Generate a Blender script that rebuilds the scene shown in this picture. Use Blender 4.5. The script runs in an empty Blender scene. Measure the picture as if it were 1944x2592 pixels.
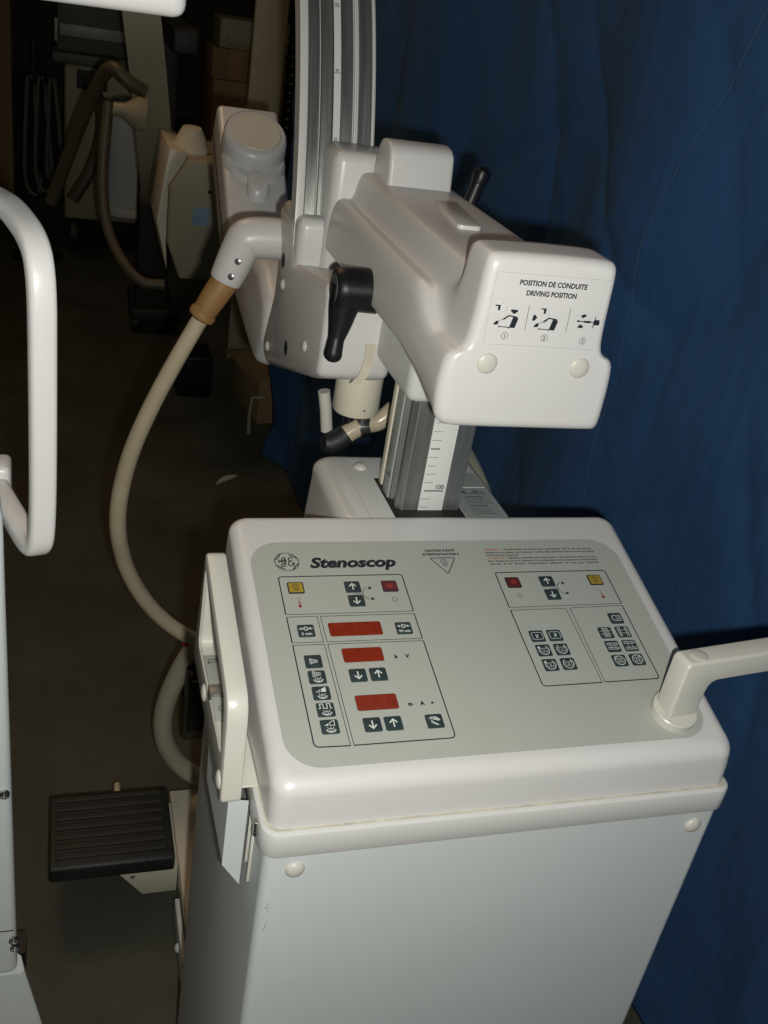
import bpy, bmesh, math, random
from mathutils import Vector, Matrix, noise
random.seed(7)
S = bpy.context.scene
COL = S.collection
PI = math.pi
R = math.radians

# ------------------------------------------------------------------ camera, light, exposure
cam = bpy.data.cameras.new('camera'); camo = bpy.data.objects.new('camera', cam); COL.objects.link(camo)
cam.sensor_fit = 'VERTICAL'; cam.sensor_height = 36.0; cam.sensor_width = 27.0
cam.lens = 2509.2 / 2592 * 36.0
cam.clip_start = 0.02; cam.clip_end = 60
cx_ = Vector((0.951113, -0.268403, 0.152788)); dn_ = Vector((-0.000576, -0.496249, -0.868180)); fw_ = Vector((0.308843, 0.825649, -0.472143))
CAM = Vector((-.377, -.877, 1.5))
m3 = Matrix((cx_, -dn_, -fw_)).transposed()
camo.matrix_world = Matrix.Translation(CAM) @ m3.to_4x4()
S.camera = camo

def lamp(kind, name, loc, energy, color, size, target=None, **kw):
    l = bpy.data.lights.new(name, kind); l.energy = energy; l.color = color
    if kind == 'AREA': l.size = size
    else: l.shadow_soft_size = size
    for k, v in kw.items(): setattr(l, k, v)
    o = bpy.data.objects.new(name, l); COL.objects.link(o); o.location = loc
    if target is not None:
        o.rotation_euler = (Vector(target) - Vector(loc)).to_track_quat('-Z', 'Y').to_euler()
    return o
# the camera's own flash, beside and just under the lens (the camera is held upright)
flash_pos = CAM + cx_ * .028 + dn_ * .034
lamp('POINT', 'camera_flash', flash_pos, 35.0, (1.0, .985, .93), .009)
# the weak warm ceiling lamp of the store room, behind the machine
lamp('AREA', 'ceiling_lamp', (-.75, 1.9, 3.1), 11, (1.0, .62, .34), .9, target=(-.1, .6, 1.1))
W = bpy.data.worlds.new('World'); S.world = W; W.use_nodes = True
W.node_tree.nodes['Background'].inputs[0].default_value = (.80, .80, .62, 1)
W.node_tree.nodes['Background'].inputs[1].default_value = .022
S.view_settings.view_transform = 'Standard'; S.view_settings.look = 'None'
S.view_settings.exposure = 0; S.view_settings.gamma = 1; S.view_settings.use_curve_mapping = False

# ------------------------------------------------------------------ materials
def mat(name, col, rough=.5, metal=0., spec=.5, var=.06, vscale=6., bump=0., bscale=200., stretch=None, rvar=.08, dirt=None, dscale=4., damt=.3, coat=0., coord='Object', sheen=0.):
    m = bpy.data.materials.new(name); m.use_nodes = True
    nt = m.node_tree; N = nt.nodes; L = nt.links
    b = N['Principled BSDF']
    b.inputs['Roughness'].default_value = rough; b.inputs['Metallic'].default_value = metal
    b.inputs['Specular IOR Level'].default_value = spec
    b.inputs['Coat Weight'].default_value = coat
    b.inputs['Sheen Weight'].default_value = sheen
    tc = N.new('ShaderNodeTexCoord'); mp = N.new('ShaderNodeMapping')
    L.new(tc.outputs[coord], mp.inputs[0])
    if stretch: mp.inputs['Scale'].default_value = stretch
    n1 = N.new('ShaderNodeTexNoise'); n1.inputs['Scale'].default_value = vscale; n1.inputs['Detail'].default_value = 6
    L.new(mp.outputs[0], n1.inputs['Vector'])
    cr = N.new('ShaderNodeValToRGB')
    cr.color_ramp.elements[0].position = .3; cr.color_ramp.elements[1].position = .7
    cr.color_ramp.elements[0].color = (*[c * (1 - var) for c in col], 1)
    cr.color_ramp.elements[1].color = (*[min(1, c * (1 + var)) for c in col], 1)
    L.new(n1.outputs['Fac'], cr.inputs[0])
    out = cr.outputs[0]
    if dirt:
        n2 = N.new('ShaderNodeTexNoise'); n2.inputs['Scale'].default_value = dscale; n2.inputs['Detail'].default_value = 10; n2.inputs['Roughness'].default_value = .7
        L.new(mp.outputs[0], n2.inputs['Vector'])
        r2 = N.new('ShaderNodeMapRange'); r2.inputs[1].default_value = .52; r2.inputs[2].default_value = .78; r2.inputs[4].default_value = damt
        L.new(n2.outputs['Fac'], r2.inputs[0])
        mx = N.new('ShaderNodeMix'); mx.data_type = 'RGBA'; mx.inputs[7].default_value = (*dirt, 1)
        L.new(r2.outputs[0], mx.inputs[0]); L.new(out, mx.inputs[6]); out = mx.outputs[2]
    L.new(out, b.inputs['Base Color'])
    rr = N.new('ShaderNodeMapRange'); rr.inputs[3].default_value = max(.02, rough - rvar); rr.inputs[4].default_value = min(1, rough + rvar)
    L.new(n1.outputs['Fac'], rr.inputs[0]); L.new(rr.outputs[0], b.inputs['Roughness'])
    if bump:
        n3 = N.new('ShaderNodeTexNoise'); n3.inputs['Scale'].default_value = bscale; n3.inputs['Detail'].default_value = 4
        L.new(mp.outputs[0], n3.inputs['Vector'])
        bp = N.new('ShaderNodeBump'); bp.inputs['Strength'].default_value = bump; bp.inputs['Distance'].default_value = .002
        L.new(n3.outputs['Fac'], bp.inputs['Height']); L.new(bp.outputs[0], b.inputs['Normal'])
    return m

M = {
 'white':  mat('white_moulded_plastic', (.57, .57, .545), .34, var=.02, vscale=3, bump=.05, bscale=700, dirt=(.50, .44, .34), dscale=7, damt=.22),
 'whitegloss': mat('glossy_white_plastic', (.585, .58, .56), .36, var=.015, vscale=4, dirt=(.55, .48, .38), dscale=12, damt=.12),
 'sheet':  mat('grey_white_painted_sheet', (.56, .60, .59), .46, var=.025, vscale=2.2, bump=.08, bscale=500, dirt=(.40, .39, .35), dscale=3, damt=.15),
 'cream':  mat('aged_cream_plastic', (.62, .58, .46), .38, var=.05, vscale=9, dirt=(.35, .28, .17), dscale=14, damt=.35),
 'cap':    mat('ivory_cap', (.52, .505, .445), .4, var=.03, vscale=40),
 'handle': mat('ivory_handle_enamel', (.56, .55, .485), .30, var=.02, vscale=8, dirt=(.5, .42, .28), dscale=9, damt=.25),
 'overlay':mat('grey_membrane', (.39, .408, .362), .36, var=.025, vscale=5, bump=.06, bscale=900, dirt=(.30, .29, .23), dscale=5, damt=.3),
 'key':    mat('dark_green_grey_key', (.028, .045, .048), .4, var=.08, vscale=60),
 'ink':    mat('blue_black_ink', (.010, .014, .024), .5, var=.05),
 'greyink':mat('faint_grey_ink', (.42, .42, .43), .5, var=.03),
 'white_ink': mat('white_ink', (.62, .66, .60), .5, var=.03),
 'red_ink':mat('red_ink', (.50, .06, .05), .5, var=.05),
 'darkred':mat('dark_red_key', (.135, .022, .020), .4, var=.12, vscale=50),
 'dullred':mat('dull_red_dot', (.24, .032, .026), .4, var=.1, vscale=50),
 'redwin': mat('red_display_window', (.215, .020, .006), .22, var=.16, vscale=70, rvar=.03),
 'segment': mat('unlit_segment', (.165, .014, .005), .3, var=.1),
 'yellow': mat('mustard_key', (.34, .25, .030), .4, var=.08, vscale=60),
 'scale':  mat('scale_strip', (.66, .675, .64), .35, var=.02),
 'metal':  mat('brushed_aluminium', (.30, .315, .295), .34, metal=.80, var=.16, vscale=30, stretch=(9, .35, .25), bump=.10, bscale=260, rvar=.12, dirt=(.12, .12, .12), dscale=9, damt=.55),
 'metal_dull': mat('dull_aluminium', (.28, .29, .27), .40, metal=.80, var=.2, vscale=22, stretch=(8, .4, .3), bump=.12, bscale=200, rvar=.12, dirt=(.10, .10, .10), dscale=11, damt=.6),
 'chrome': mat('steel', (.42, .42, .43), .28, metal=1., var=.15, vscale=60),
 'black':  mat('black_plastic', (.007, .008, .009), .40, spec=.30, var=.25, vscale=20, rvar=.1),
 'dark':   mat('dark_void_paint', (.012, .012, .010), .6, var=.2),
 'rubber': mat('black_ribbed_rubber', (.012, .016, .015), .52, var=.3, vscale=14, bump=.3, bscale=300, dirt=(.04, .045, .035), dscale=20, damt=.35),
 'orange': mat('tan_strain_relief', (.30, .165, .060), .55, var=.10, vscale=30),
 'hose':   mat('beige_cable_sheath', (.50, .43, .30), .28, var=.08, vscale=14, dirt=(.27, .20, .10), dscale=16, damt=.55, bump=.15, bscale=60),
 'hose_grey': mat('grimy_cable_sheath', (.36, .35, .26), .40, var=.06, vscale=12, dirt=(.2, .18, .12), dscale=12, damt=.4),
 'shaded_hose': mat('shaded_cable_sheath', (.08, .068, .040), .5, var=.08, vscale=12),  # darker copy of the sheath for rear cables, their dimness put into the colour
 'box':    mat('cardboard', (.24, .165, .085), .8, var=.12, vscale=5, bump=.1, bscale=80, dirt=(.14, .09, .045), dscale=3, damt=.4),
 'grit':   mat('dried_tape', (.52, .48, .38), .6, var=.12, vscale=30),
 'gbox':   mat('grey_steel_case', (.075, .085, .08), .5, var=.1, vscale=8),
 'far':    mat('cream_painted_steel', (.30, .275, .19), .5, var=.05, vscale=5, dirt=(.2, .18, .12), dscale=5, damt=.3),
 'wall':   mat('dark_brown_wall', (.055, .036, .022), .8, var=.3, vscale=1.5, bump=.3, bscale=20),
 'thread': mat('pale_thread', (.07, .12, .17), .8),
 'label':  mat('silver_label', (.30, .325, .30), .4, var=.05, vscale=30),
 'bluelabel': mat('pale_blue_label', (.20, .30, .40), .5, var=.15, vscale=60),
 'paper':  mat('paper_scrap', (.50, .46, .40), .8, var=.1),
 'red':    mat('red_plastic', (.35, .03, .04), .4),
 'dust':   mat('dust_in_seam', (.50, .46, .38), .8, var=.2, vscale=60),
}
def drape_mat():
    m = mat('blue_cotton', (.029, .080, .190), .95, spec=.1, var=.10, vscale=3.2, bump=.25, bscale=900, sheen=.02, dirt=(.028, .095, .24), dscale=3, damt=.3)
    nt = m.node_tree; N = nt.nodes; L = nt.links; b = N['Principled BSDF']
    tc = N.new('ShaderNodeTexCoord')
    mp = N.new('ShaderNodeMapping'); mp.inputs['Scale'].default_value = (3, 3, .9); mp.inputs['Rotation'].default_value = (.5, 0, 0)
    L.new(tc.outputs['Object'], mp.inputs[0])
    mu = N.new('ShaderNodeTexNoise'); mu.inputs['Scale'].default_value = 3.2; mu.inputs['Detail'].default_value = 3; mu.inputs['Distortion'].default_value = .5
    L.new(mp.outputs[0], mu.inputs['Vector'])
    bp = N.new('ShaderNodeBump'); bp.inputs['Strength'].default_value = .7; bp.inputs['Distance'].default_value = .016
    L.new(mu.outputs['Fac'], bp.inputs['Height'])
    old = [l for l in L if l.to_socket == b.inputs['Normal']][0].from_socket
    L.new(old, bp.inputs['Normal']); L.new(bp.outputs[0], b.inputs['Normal'])
    return m
M['drape'] = drape_mat()
def floor_mat():
    m = mat('dusty_concrete_floor', (.064, .066, .048), .7, var=.28, vscale=3.5, bump=.35, bscale=60, dirt=(.036, .032, .022), dscale=2.6, damt=.8)
    nt = m.node_tree; N = nt.nodes; L = nt.links; b = N['Principled BSDF']
    src = [l for l in L if l.to_socket == b.inputs['Base Color']][0].from_socket
    tc = N.new('ShaderNodeTexCoord'); n = N.new('ShaderNodeTexNoise'); n.inputs['Scale'].default_value = 90; n.inputs['Detail'].default_value = 3
    L.new(tc.outputs['Object'], n.inputs['Vector'])
    mr = N.new('ShaderNodeMapRange'); mr.inputs[1].default_value = .62; mr.inputs[2].default_value = .75; mr.inputs[4].default_value = .16
    L.new(n.outputs['Fac'], mr.inputs[0])
    mx = N.new('ShaderNodeMix'); mx.data_type = 'RGBA'; mx.inputs[7].default_value = (.19, .17, .13, 1)
    L.new(mr.outputs[0], mx.inputs[0]); L.new(src, mx.inputs[6]); L.new(mx.outputs[2], b.inputs['Base Color'])
    return m
M['floor'] = floor_mat()

# ------------------------------------------------------------------ mesh builder
def frame(origin, u, v):
    u = Vector(u).normalized(); v = Vector(v); v = (v - u * v.dot(u)).normalized(); n = u.cross(v)
    m = Matrix((u, v, n)).transposed().to_4x4(); m.translation = Vector(origin); return m
def rrect(u0, v0, u1, v1, r, n=6):
    pts = []
    for cxx, cyy, a0 in ((u1 - r, v1 - r, 0), (u0 + r, v1 - r, 90), (u0 + r, v0 + r, 180), (u1 - r, v0 + r, 270)):
        for i in range(n + 1):
            a = R(a0 + 90 * i / n); pts.append((cxx + r * math.cos(a), cyy + r * math.sin(a)))
    return pts
def chaikin(pts, it=3, closed=False):
    pts = [Vector(p) for p in pts]
    for _ in range(it):
        out = []
        n = len(pts)
        if not closed: out.append(pts[0])
        for i in range(n if closed else n - 1):
            a, b = pts[i], pts[(i + 1) % n]
            out += [a.lerp(b, .25), a.lerp(b, .75)]
        if not closed: out.append(pts[-1])
        pts = out
    return pts
class MB:
    def __init__(s): s.bm = bmesh.new(); s.mi = 0; s.T = Matrix.Identity(4)
    def v(s, p): return s.bm.verts.new(s.T @ Vector(p))
    def f(s, vs):
        try: fc = s.bm.faces.new(vs)
        except ValueError: return None
        fc.material_index = s.mi; fc.smooth = True; return fc
    def box(s, lo, hi, bev=0., seg=3, rot=None, taper=None):
        lo = Vector(lo); hi = Vector(hi); c = (lo + hi) / 2; d = (hi - lo) / 2
        t = bmesh.new(); vs = []
        for sz in (-1, 1):
            k = 1 if (sz < 0 or not taper) else taper
            for sx, sy in ((-1, -1), (1, -1), (1, 1), (-1, 1)): vs.append(t.verts.new((sx * d.x * k, sy * d.y * k, sz * d.z)))
        for q in ((3, 2, 1, 0), (4, 5, 6, 7), (0, 1, 5, 4), (1, 2, 6, 5), (2, 3, 7, 6), (3, 0, 4, 7)): t.faces.new([vs[i] for i in q])
        if bev > 0: bmesh.ops.bevel(t, geom=t.edges[:], offset=bev, segments=seg, profile=.5, affect='EDGES')
        m = Matrix.Translation(c) @ (rot.to_4x4() if rot else Matrix.Identity(4))
        s._merge(t, m); return s
    def _merge(s, t, m):
        mp = {}
        for q in t.verts: mp[q] = s.v(m @ q.co)
        for q in t.faces: s.f([mp[x] for x in q.verts])
        t.free()
    def prism(s, pts, axis, lo, hi, bev=0., seg=3, vbev=True):
        """polygon in the plane across axis, extruded lo..hi; pts are (y,z) for X, (x,z) for Y, (x,y) for Z"""
        t = bmesh.new()
        def P(p, h):
            return {'X': (h, p[0], p[1]), 'Y': (p[0], h, p[1]), 'Z': (p[0], p[1], h)}[axis]
        a = [t.verts.new(P(p, lo)) for p in pts]; b = [t.verts.new(P(p, hi)) for p in pts]
        n = len(pts)
        t.faces.new(a); t.faces.new(b[::-1])
        for i in range(n): t.faces.new((a[i], b[i], b[(i + 1) % n], a[(i + 1) % n]))
        bmesh.ops.recalc_face_normals(t, faces=t.faces[:])
        if bev > 0:
            es = [e for e in t.edges if e.calc_face_angle(0) > R(24)] if vbev else [e for e in t.edges if abs((e.verts[0].co - e.verts[1].co)['XYZ'.index(axis)]) < 1e-6]
            bmesh.ops.bevel(t, geom=es, offset=bev, segments=seg, profile=.5, affect='EDGES')
        s._merge(t, Matrix.Identity(4)); return s
    def loft(s, rings, cap0=True, cap1=True, closed=True):
        R_ = [[s.v(p) for p in r] for r in rings]
        n = len(R_[0])
        for a, b in zip(R_[:-1], R_[1:]):
            for i in range(n if closed else n - 1): s.f((a[i], a[(i + 1) % n], b[(i + 1) % n], b[i]))
        if cap0: s.f(R_[0][::-1])
        if cap1: s.f(R_[-1])
        return s
    def tube(s, path, r, seg=16, caps=True, n=None, squash=None):
        P = [Vector(p) for p in path]
        rings = []; up = None
        for i, p in enumerate(P):
            d = (P[min(i + 1, len(P) - 1)] - P[max(i - 1, 0)]).normalized()
            if up is None: up = Vector((0, 0, 1)) if abs(d.z) < .9 else Vector((0, 1, 0))
            a = d.cross(up).normalized(); b = a.cross(d).normalized(); up = b
            rr = r(i / (len(P) - 1)) if callable(r) else r
            k = squash or 1
            rings.append([p + a * rr * math.cos(2 * PI * j / seg) + b * rr * k * math.sin(2 * PI * j / seg) for j in range(seg)])
        return s.loft(rings, caps, caps)
    def cyl(s, p0, p1, r0, r1=None, seg=32, bev=0.):
        r1 = r0 if r1 is None else r1
        p0 = Vector(p0); p1 = Vector(p1); d = (p1 - p0); L = d.length; d.normalize()
        prof = [(0, r0 - bev), (bev * .3, r0 - bev * .3), (bev, r0), (L - bev, r1), (L - bev * .3, r1 - bev * .3), (L, r1 - bev)] if bev else [(0, r0), (L, r1)]
        return s.lathe(p0, d, prof, seg)
    def lathe(s, o, d, prof, seg=32, cap=True):
        o = Vector(o); d = Vector(d).normalized()
        a = d.cross(Vector((0, 0, 1)) if abs(d.z) < .9 else Vector((0, 1, 0))).normalized(); b = d.cross(a)
        rings = [[o + d * h + (a * math.cos(2 * PI * j / seg) + b * math.sin(2 * PI * j / seg)) * max(r, 1e-5) for j in range(seg)] for h, r in prof]
        return s.loft(rings, cap, cap)
    def dome(s, o, d, r, h, seg=24):
        k = 6
        return s.lathe(o, d, [(-.0005, r)] + [(h * math.sin(R(90 * i / k)), r * math.cos(R(90 * i / k))) for i in range(k + 1)], seg)
    # flat ink ---------------------------------------------------------------
    def poly(s, pts, h=0.): s.f([s.v((p[0], p[1], h)) for p in pts]); return s
    def slab(s, pts, h0, h1):
        return s.loft([[(p[0], p[1], h0) for p in pts], [(p[0], p[1], h1) for p in pts]], False, True)
    def stroke(s, pts, w, closed=False, h=0.):
        P = [Vector((p[0], p[1])) for p in pts]; n = len(P)
        L, Rr = [], []
        for i in range(n):
            if closed: a, b = P[i - 1], P[(i + 1) % n]
            else: a, b = P[max(i - 1, 0)], P[min(i + 1, n - 1)]
            d1 = (P[i] - a); d2 = (b - P[i])
            d1 = d1.normalized() if d1.length > 1e-9 else d2.normalized(); d2 = d2.normalized() if d2.length > 1e-9 else d1
            t = (d1 + d2); t = t.normalized() if t.length > 1e-6 else d1
            nn = Vector((-t.y, t.x)); c = max(.4, abs(nn.dot(Vector((-d1.y, d1.x)))))
            L.append(P[i] + nn * w / 2 / c); Rr.append(P[i] - nn * w / 2 / c)
        l = [s.v((p.x, p.y, h)) for p in L]; r = [s.v((p.x, p.y, h)) for p in Rr]
        for i in range(n if closed else n - 1):
            j = (i + 1) % n; s.f((r[i], r[j], l[j], l[i]))
        return s
    def circ(s, u, v, r, w=None, a0=0, a1=360, h=0., n=24, k=1.):
        pts = [(u + r * math.cos(R(a0 + (a1 - a0) * i / n)), v + k * r * math.sin(R(a0 + (a1 - a0) * i / n))) for i in range(n + 1)]
        if w is None: return s.poly(pts[:-1], h)
        return s.stroke(pts if a1 - a0 < 360 else pts[:-1], w, a1 - a0 >= 360, h)
    def text(s, txt, u, v, height, width=None, align='L', bold=0., shear=0., h=0., flip=False, rot=0.):
        c = bpy.data.curves.new('t', 'FONT'); c.body = txt; c.size = 1; c.offset = bold; c.shear = shear; c.resolution_u = 3
        o = bpy.data.objects.new('t', c); COL.objects.link(o)
        dg = bpy.context.evaluated_depsgraph_get(); dg.update()
        me = bpy.data.meshes.new_from_object(o.evaluated_get(dg))
        xs = [q.co.x for q in me.vertices]; ys = [q.co.y for q in me.vertices]
        x0, x1 = min(xs), max(xs)
        ky = height / .70; kx = ky if width is None else width / (x1 - x0)
        off = {'L': 0, 'C': -(x1 - x0) / 2, 'R': -(x1 - x0)}[align]
        vs = []
        for q in me.vertices:
            a = (q.co.x - x0 + off) * kx; b = q.co.y * ky
            if flip: a = -a
            if rot: a, b = a * math.cos(rot) - b * math.sin(rot), a * math.sin(rot) + b * math.cos(rot)
            vs.append(s.v((u + a, v + b, h)))
        for p in me.polygons:
            ids = [vs[i] for i in p.vertices]
            s.f(ids[::-1] if flip else ids)
        bpy.data.objects.remove(o); bpy.data.curves.remove(c); bpy.data.meshes.remove(me)
        return s
    def build(s, name, mats, parent=None, angle=35, loc=None, weld=True):
        if weld: bmesh.ops.remove_doubles(s.bm, verts=s.bm.verts[:], dist=1e-6)
        me = bpy.data.meshes.new(name)
        s.bm.to_mesh(me); s.bm.free()
        for m in (mats if isinstance(mats, (list, tuple)) else [mats]): me.materials.append(M[m] if isinstance(m, str) else m)
        me.set_sharp_from_angle(angle=R(angle))
        o = bpy.data.objects.new(name, me); COL.objects.link(o)
        if parent is not None:
            o.parent = parent
            base = parent; off = Vector((0, 0, 0))
            while base is not None: off += base.location; base = base.parent
            me.transform(Matrix.Translation(-off))
        elif loc is not None:
            me.transform(Matrix.Translation(-Vector(loc))); o.location = loc
        return o
def recalc(o):
    bm = bmesh.new(); bm.from_mesh(o.data); bmesh.ops.recalc_face_normals(bm, faces=bm.faces[:]); bm.to_mesh(o.data); bm.free()
    return o
def thing(name, label, cat, loc=(0, 0, 0), group=None):
    o = bpy.data.objects.new(name, None); COL.objects.link(o); o.location = loc; o.empty_display_size = .1
    o['label'] = label; o['category'] = cat
    if group: o['group'] = group
    return o
def tag(o, label, cat, group=None, kind=None):
    if label: o['label'] = label
    if cat: o['category'] = cat
    if group: o['group'] = group
    if kind: o['kind'] = kind
    return o

# ------------------------------------------------------------------ setting
b = MB(); b.box((-6, -2.5, -.1), (3.5, 8.0, 0)); o = b.build('floor', 'floor'); o['kind'] = 'structure'
b = MB(); b.box((-6, 6.6, 0), (3.5, 6.75, 3.4)); o = b.build('back_wall', 'wall'); o['kind'] = 'structure'

# the blue drape hung beside the machine: one long sheet with folds
def drape():
    b = MB(); NY, NZ = 460, 300
    def pt(i, j):
        y = -1.3 + 3.44 * i / NY; z = .004 + 2.55 * (j / NZ)
        x = .545 - .118 * y
        top = j / NZ
        w = .030 * math.sin(y * 7.1 + .5 * math.sin(z * 1.7) + 1.0) + .014 * math.sin(y * 15.3 + z * .9 + 2)
        w *= .55 + .45 * min(1, max(0, (y + .2) / 1.2))
        w += .030 * noise.noise(Vector((y * 1.6, z * 1.1, 3.1))) + .012 * noise.noise(Vector((y * 5 + z * 2.2, z * 2.3 - y, 7.7)))
        # slanting drag folds low down, towards the near end
        t = z * .9 + y * .8
        w += .010 * math.sin(t * 11 + 2 * noise.noise(Vector((y, z, 1)))) * max(0, 1 - z / 1.3)
        cr1 = noise.noise(Vector((y * 3.3 - z * 1.6, z * 1.2 + y * .8, 11.0))); cr2 = noise.noise(Vector((y * 2.4 + z * 1.9, z * .9, 21.0)))
        w += .020 * (1 - abs(cr1) * 2.2) ** 3 * .5 + .016 * (1 - abs(cr2) * 2.2) ** 3 * .5
        w += .0022 * noise.noise(Vector((y * 22, z * 11 + y * 6, 5.0))) + .0012 * noise.noise(Vector((y * 48, z * 30, 8.0)))
        if z < .12: x -= (.12 - z) * .12 * (1 + math.sin(y * 9))
        far = max(0, (y - 1.7) / .44)
        y2 = y - .05 * far * math.sin(z * 2.1)
        return (x + w, y2, z)
    G = [[b.v(pt(i, j)) for j in range(NZ + 1)] for i in range(NY + 1)]
    for i in range(NY):
        for j in range(NZ): b.f((G[i][j], G[i][j + 1], G[i + 1][j + 1], G[i + 1][j]))
    o = b.build('drape', 'drape', angle=80, loc=(.5, .4, 0))
    md = o.modifiers.new('thickness', 'SOLIDIFY'); md.thickness = .0025; md.offset = 1
    tag(o, 'long blue cotton drape hanging in folds on the right, behind the white machine', 'drape')
    # sewn seam: a child of the drape
    b = MB(); pts = []
    for k in range(80):
        t = k / 79; z = 1.75 - 1.4 * t
        y = .372 + .085 * min(1, max(0, (1.55 - z) / .38)) - .03 * max(0, (1.1 - z) / .5) + .004 * math.sin(t * 23)
        i = (y + 1.3) / 3.44 * NY; j = (z - .004) / 2.55 * NZ
        p = pt(i, j); pts.append((p[0] - .0035, p[1], p[2]))
    b.tube(pts, .00045, 6)
    s = b.build('seam', 'thread', o)
    return o
drape()

# ================================================================== MAIN MACHINE
ma = thing('mobile_x_ray_machine', 'white mobile X-ray C-arm machine with grey button console, in the middle before the blue drape', 'medical machine', (0, .1, 0))

# base chassis
b = MB()
b.box((-.185, .0, .05), (.185, .515, .10), .004); b.box((-.185, -.24, .05), (.185, 0, .10), .004)
b.build('chassis', 'cream', ma)
for sx in (-1, 1):
    for yy in (-.2, .46):
        b = MB(); b.cyl((sx * .15 - .014, yy, .034), (sx * .15 + .014, yy, .034), .034, bev=.004)
        w = b.build('castor', 'rubber', ma)
        b = MB(); b.box((sx * .15 - .018, yy - .02, .04), (sx * .15 + .018, yy + .02, .055), .002); b.build('fork', 'metal_dull', w)
b = MB(); b.box((-.196, .02, .03), (-.188, .28, .085), .002); b.dome((-.196, .205, .055), (-1, 0, 0), .008, .006)
b.build('side_skirt', 'sheet', ma)

# cabinet
def rring(x0, y0, x1, y1, r, zf, n=8):
    return [(p[0], p[1], zf(p[0], p[1])) for p in rrect(x0, y0, x1, y1, r, n)]
b = MB()
b.loft([rring(-.2198, -.322, .2198, .02, .009, lambda x, y, z=z: z) for z in (.12, .3, .5, .7, .8575)])
cab = b.build('cabinet', 'sheet', ma)
for x, z in ((-.1925, .8395), (.196, .838)):
    b = MB(); b.dome((x, -.3222, z), (0, -1, 0), .0085, .0045); b.build('screw_cap', 'cap', cab)
for (u, v, l, a) in ((-.2035, .800, .004, 70), (-.2055, .797, .003, 20), (-.204, .795, .005, 100), (-.2035, .772, .006, 80), (-.2045, .768, .004, 60), (-.203, .776, .003, 120), (-.2055, .785, .002, 30), (-.2040, .728, .0015, 60), (-.2025, .7905, .002, 160)):
    b = MB(); b.T = frame((-.004, -.3223, 0), (1, 0, 0), (0, 0, 1))     # scuffs near the left edge
    d = (math.cos(R(a)) * l / 2, math.sin(R(a)) * l / 2)
    b.stroke([(u - d[0] * .5 - .004, v - d[1] * .5), (u - .0038, v + .0002), (u + d[0] * .5 - .004, v + d[1] * .5)], .0005)
    b.build('scuff', 'ink', cab)
# ribs (vent louvres) on the left side under the rim
for yy, z0_ in ((-.2815, .782), (-.2665, .790)):
    b = MB(); b.box((-.2222, yy, z0_), (-.2192, yy + .0016, .850), .0005); b.build('louvre', 'handle', cab)

# rim
TA = R(14)
pz = lambda y: 1.0075 + .2493 * y
b = MB()
rg = []
def rim_ring(inset, z): return rring(-.2245 + inset, -.3265 + inset, .2245 - inset, .012 - inset, max(.004, .016 - inset), lambda x, y: z)
b.loft([rim_ring(.004, .8575), rim_ring(.0012, .8583), rim_ring(0, .8605), rim_ring(0, .8805), rim_ring(.0009, .8832), rim_ring(.003, .8845), rim_ring(.008, .885)])
rim = b.build('rim', 'white', ma)
b = MB()
o_ = rim_ring(.0060, .8853); 
b.stroke([(p[0], p[1]) for p in o_], .0030, True, .8853)
b.build('dust_line', 'dust', rim)
b = MB(); b.box((-.2268, -.304, .862), (-.2240, -.298, .878), .001); b.build('latch', 'chrome', rim)

# housing with the sloping top
b = MB()
rings = [rring(-.2187, -.3197, .2187, .004, .013, lambda x, y: .8835)]
rings.append(rring(-.2185, -.3195, .2185, .0, .013, lambda x, y: .888))
rr = .0130
def top_ring(phi):
    ins = rr * (1 - math.cos(phi)); x0 = .2185; 
    return rring(-x0 + ins, -.3180 + ins, x0 - ins, -.011 - ins, .016 - ins * .3, lambda x, y: pz(y) - rr + rr * math.sin(phi))
rings.append(rring(-.2186, -.3186, .2186, -.009, .014, lambda x, y: .9*(pz(y) - rr - .006) + .1*.888))
for k in range(9): rings.append(top_ring(R(90 * k / 8)))
b.loft(rings)
hs = b.build('console_housing', 'whitegloss', ma, angle=50)

# control panel overlay
F0 = Matrix.Translation((0, 0, 1.0075)) @ Matrix.Rotation(TA, 4, 'X')
mm = Matrix.Scale(.001, 4)
PF = F0 @ mm
b = MB(); b.T = PF
b.slab(rrect(-204, -311, 198, -55.5, 30, 12), -.6, .55)
pan = b.build('control_panel', 'overlay', ma)
b = MB(); b.T = PF
b.stroke(rrect(-204.4, -311.4, 198.4, -55.1, 30.3, 12), .7, True, .12)
b.build('panel_edge', 'greyink', pan)
H = .75
def lineset(name, items, m='ink'):
    b = MB(); b.T = PF
    for pts, w, cl in items: b.stroke(pts, w, cl, H)
    return b.build(name, m, pan)
# border groups: thick outer sides, thin inner ones
def arc(cx, cy, r, a0, a1, n=6): return [(cx + r * math.cos(R(a0 + (a1 - a0) * i / n)), cy + r * math.sin(R(a0 + (a1 - a0) * i / n))) for i in range(n + 1)]
T_, t_ = 1.15, .62
lineset('border_line', [
 ([(-180.8, -149)] + arc(-177.8, -104.7, 3, 180, 90) + arc(-59, -104.7, 3, 90, 0) + [(-56, -149.5)], T_, False),
 ([(-180.8, -149), (-56, -149.5)], t_, False)])
lineset('border_line', [([(-180.6, -152), (-180.2, -182.4)], T_, False), ([(-180.6, -152), (-151.8, -152), (-151.3, -182.6), (-180.2, -182.4)], t_, False)])
lineset('border_line', [([(-56, -152.8), (-55.8, -183.2)], T_, False), ([(-56, -152.8), (-148.5, -152.3), (-148, -182.7), (-55.8, -183.2)], t_, False)])
lineset('border_line', [([(-180.2, -185.2)] + arc(-175, -288, 4.5, 180, 270) + [(-148.7, -293.2)], T_, False), ([(-180.2, -185.2), (-151, -185.4), (-148.7, -293.2)], t_, False)])
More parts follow.
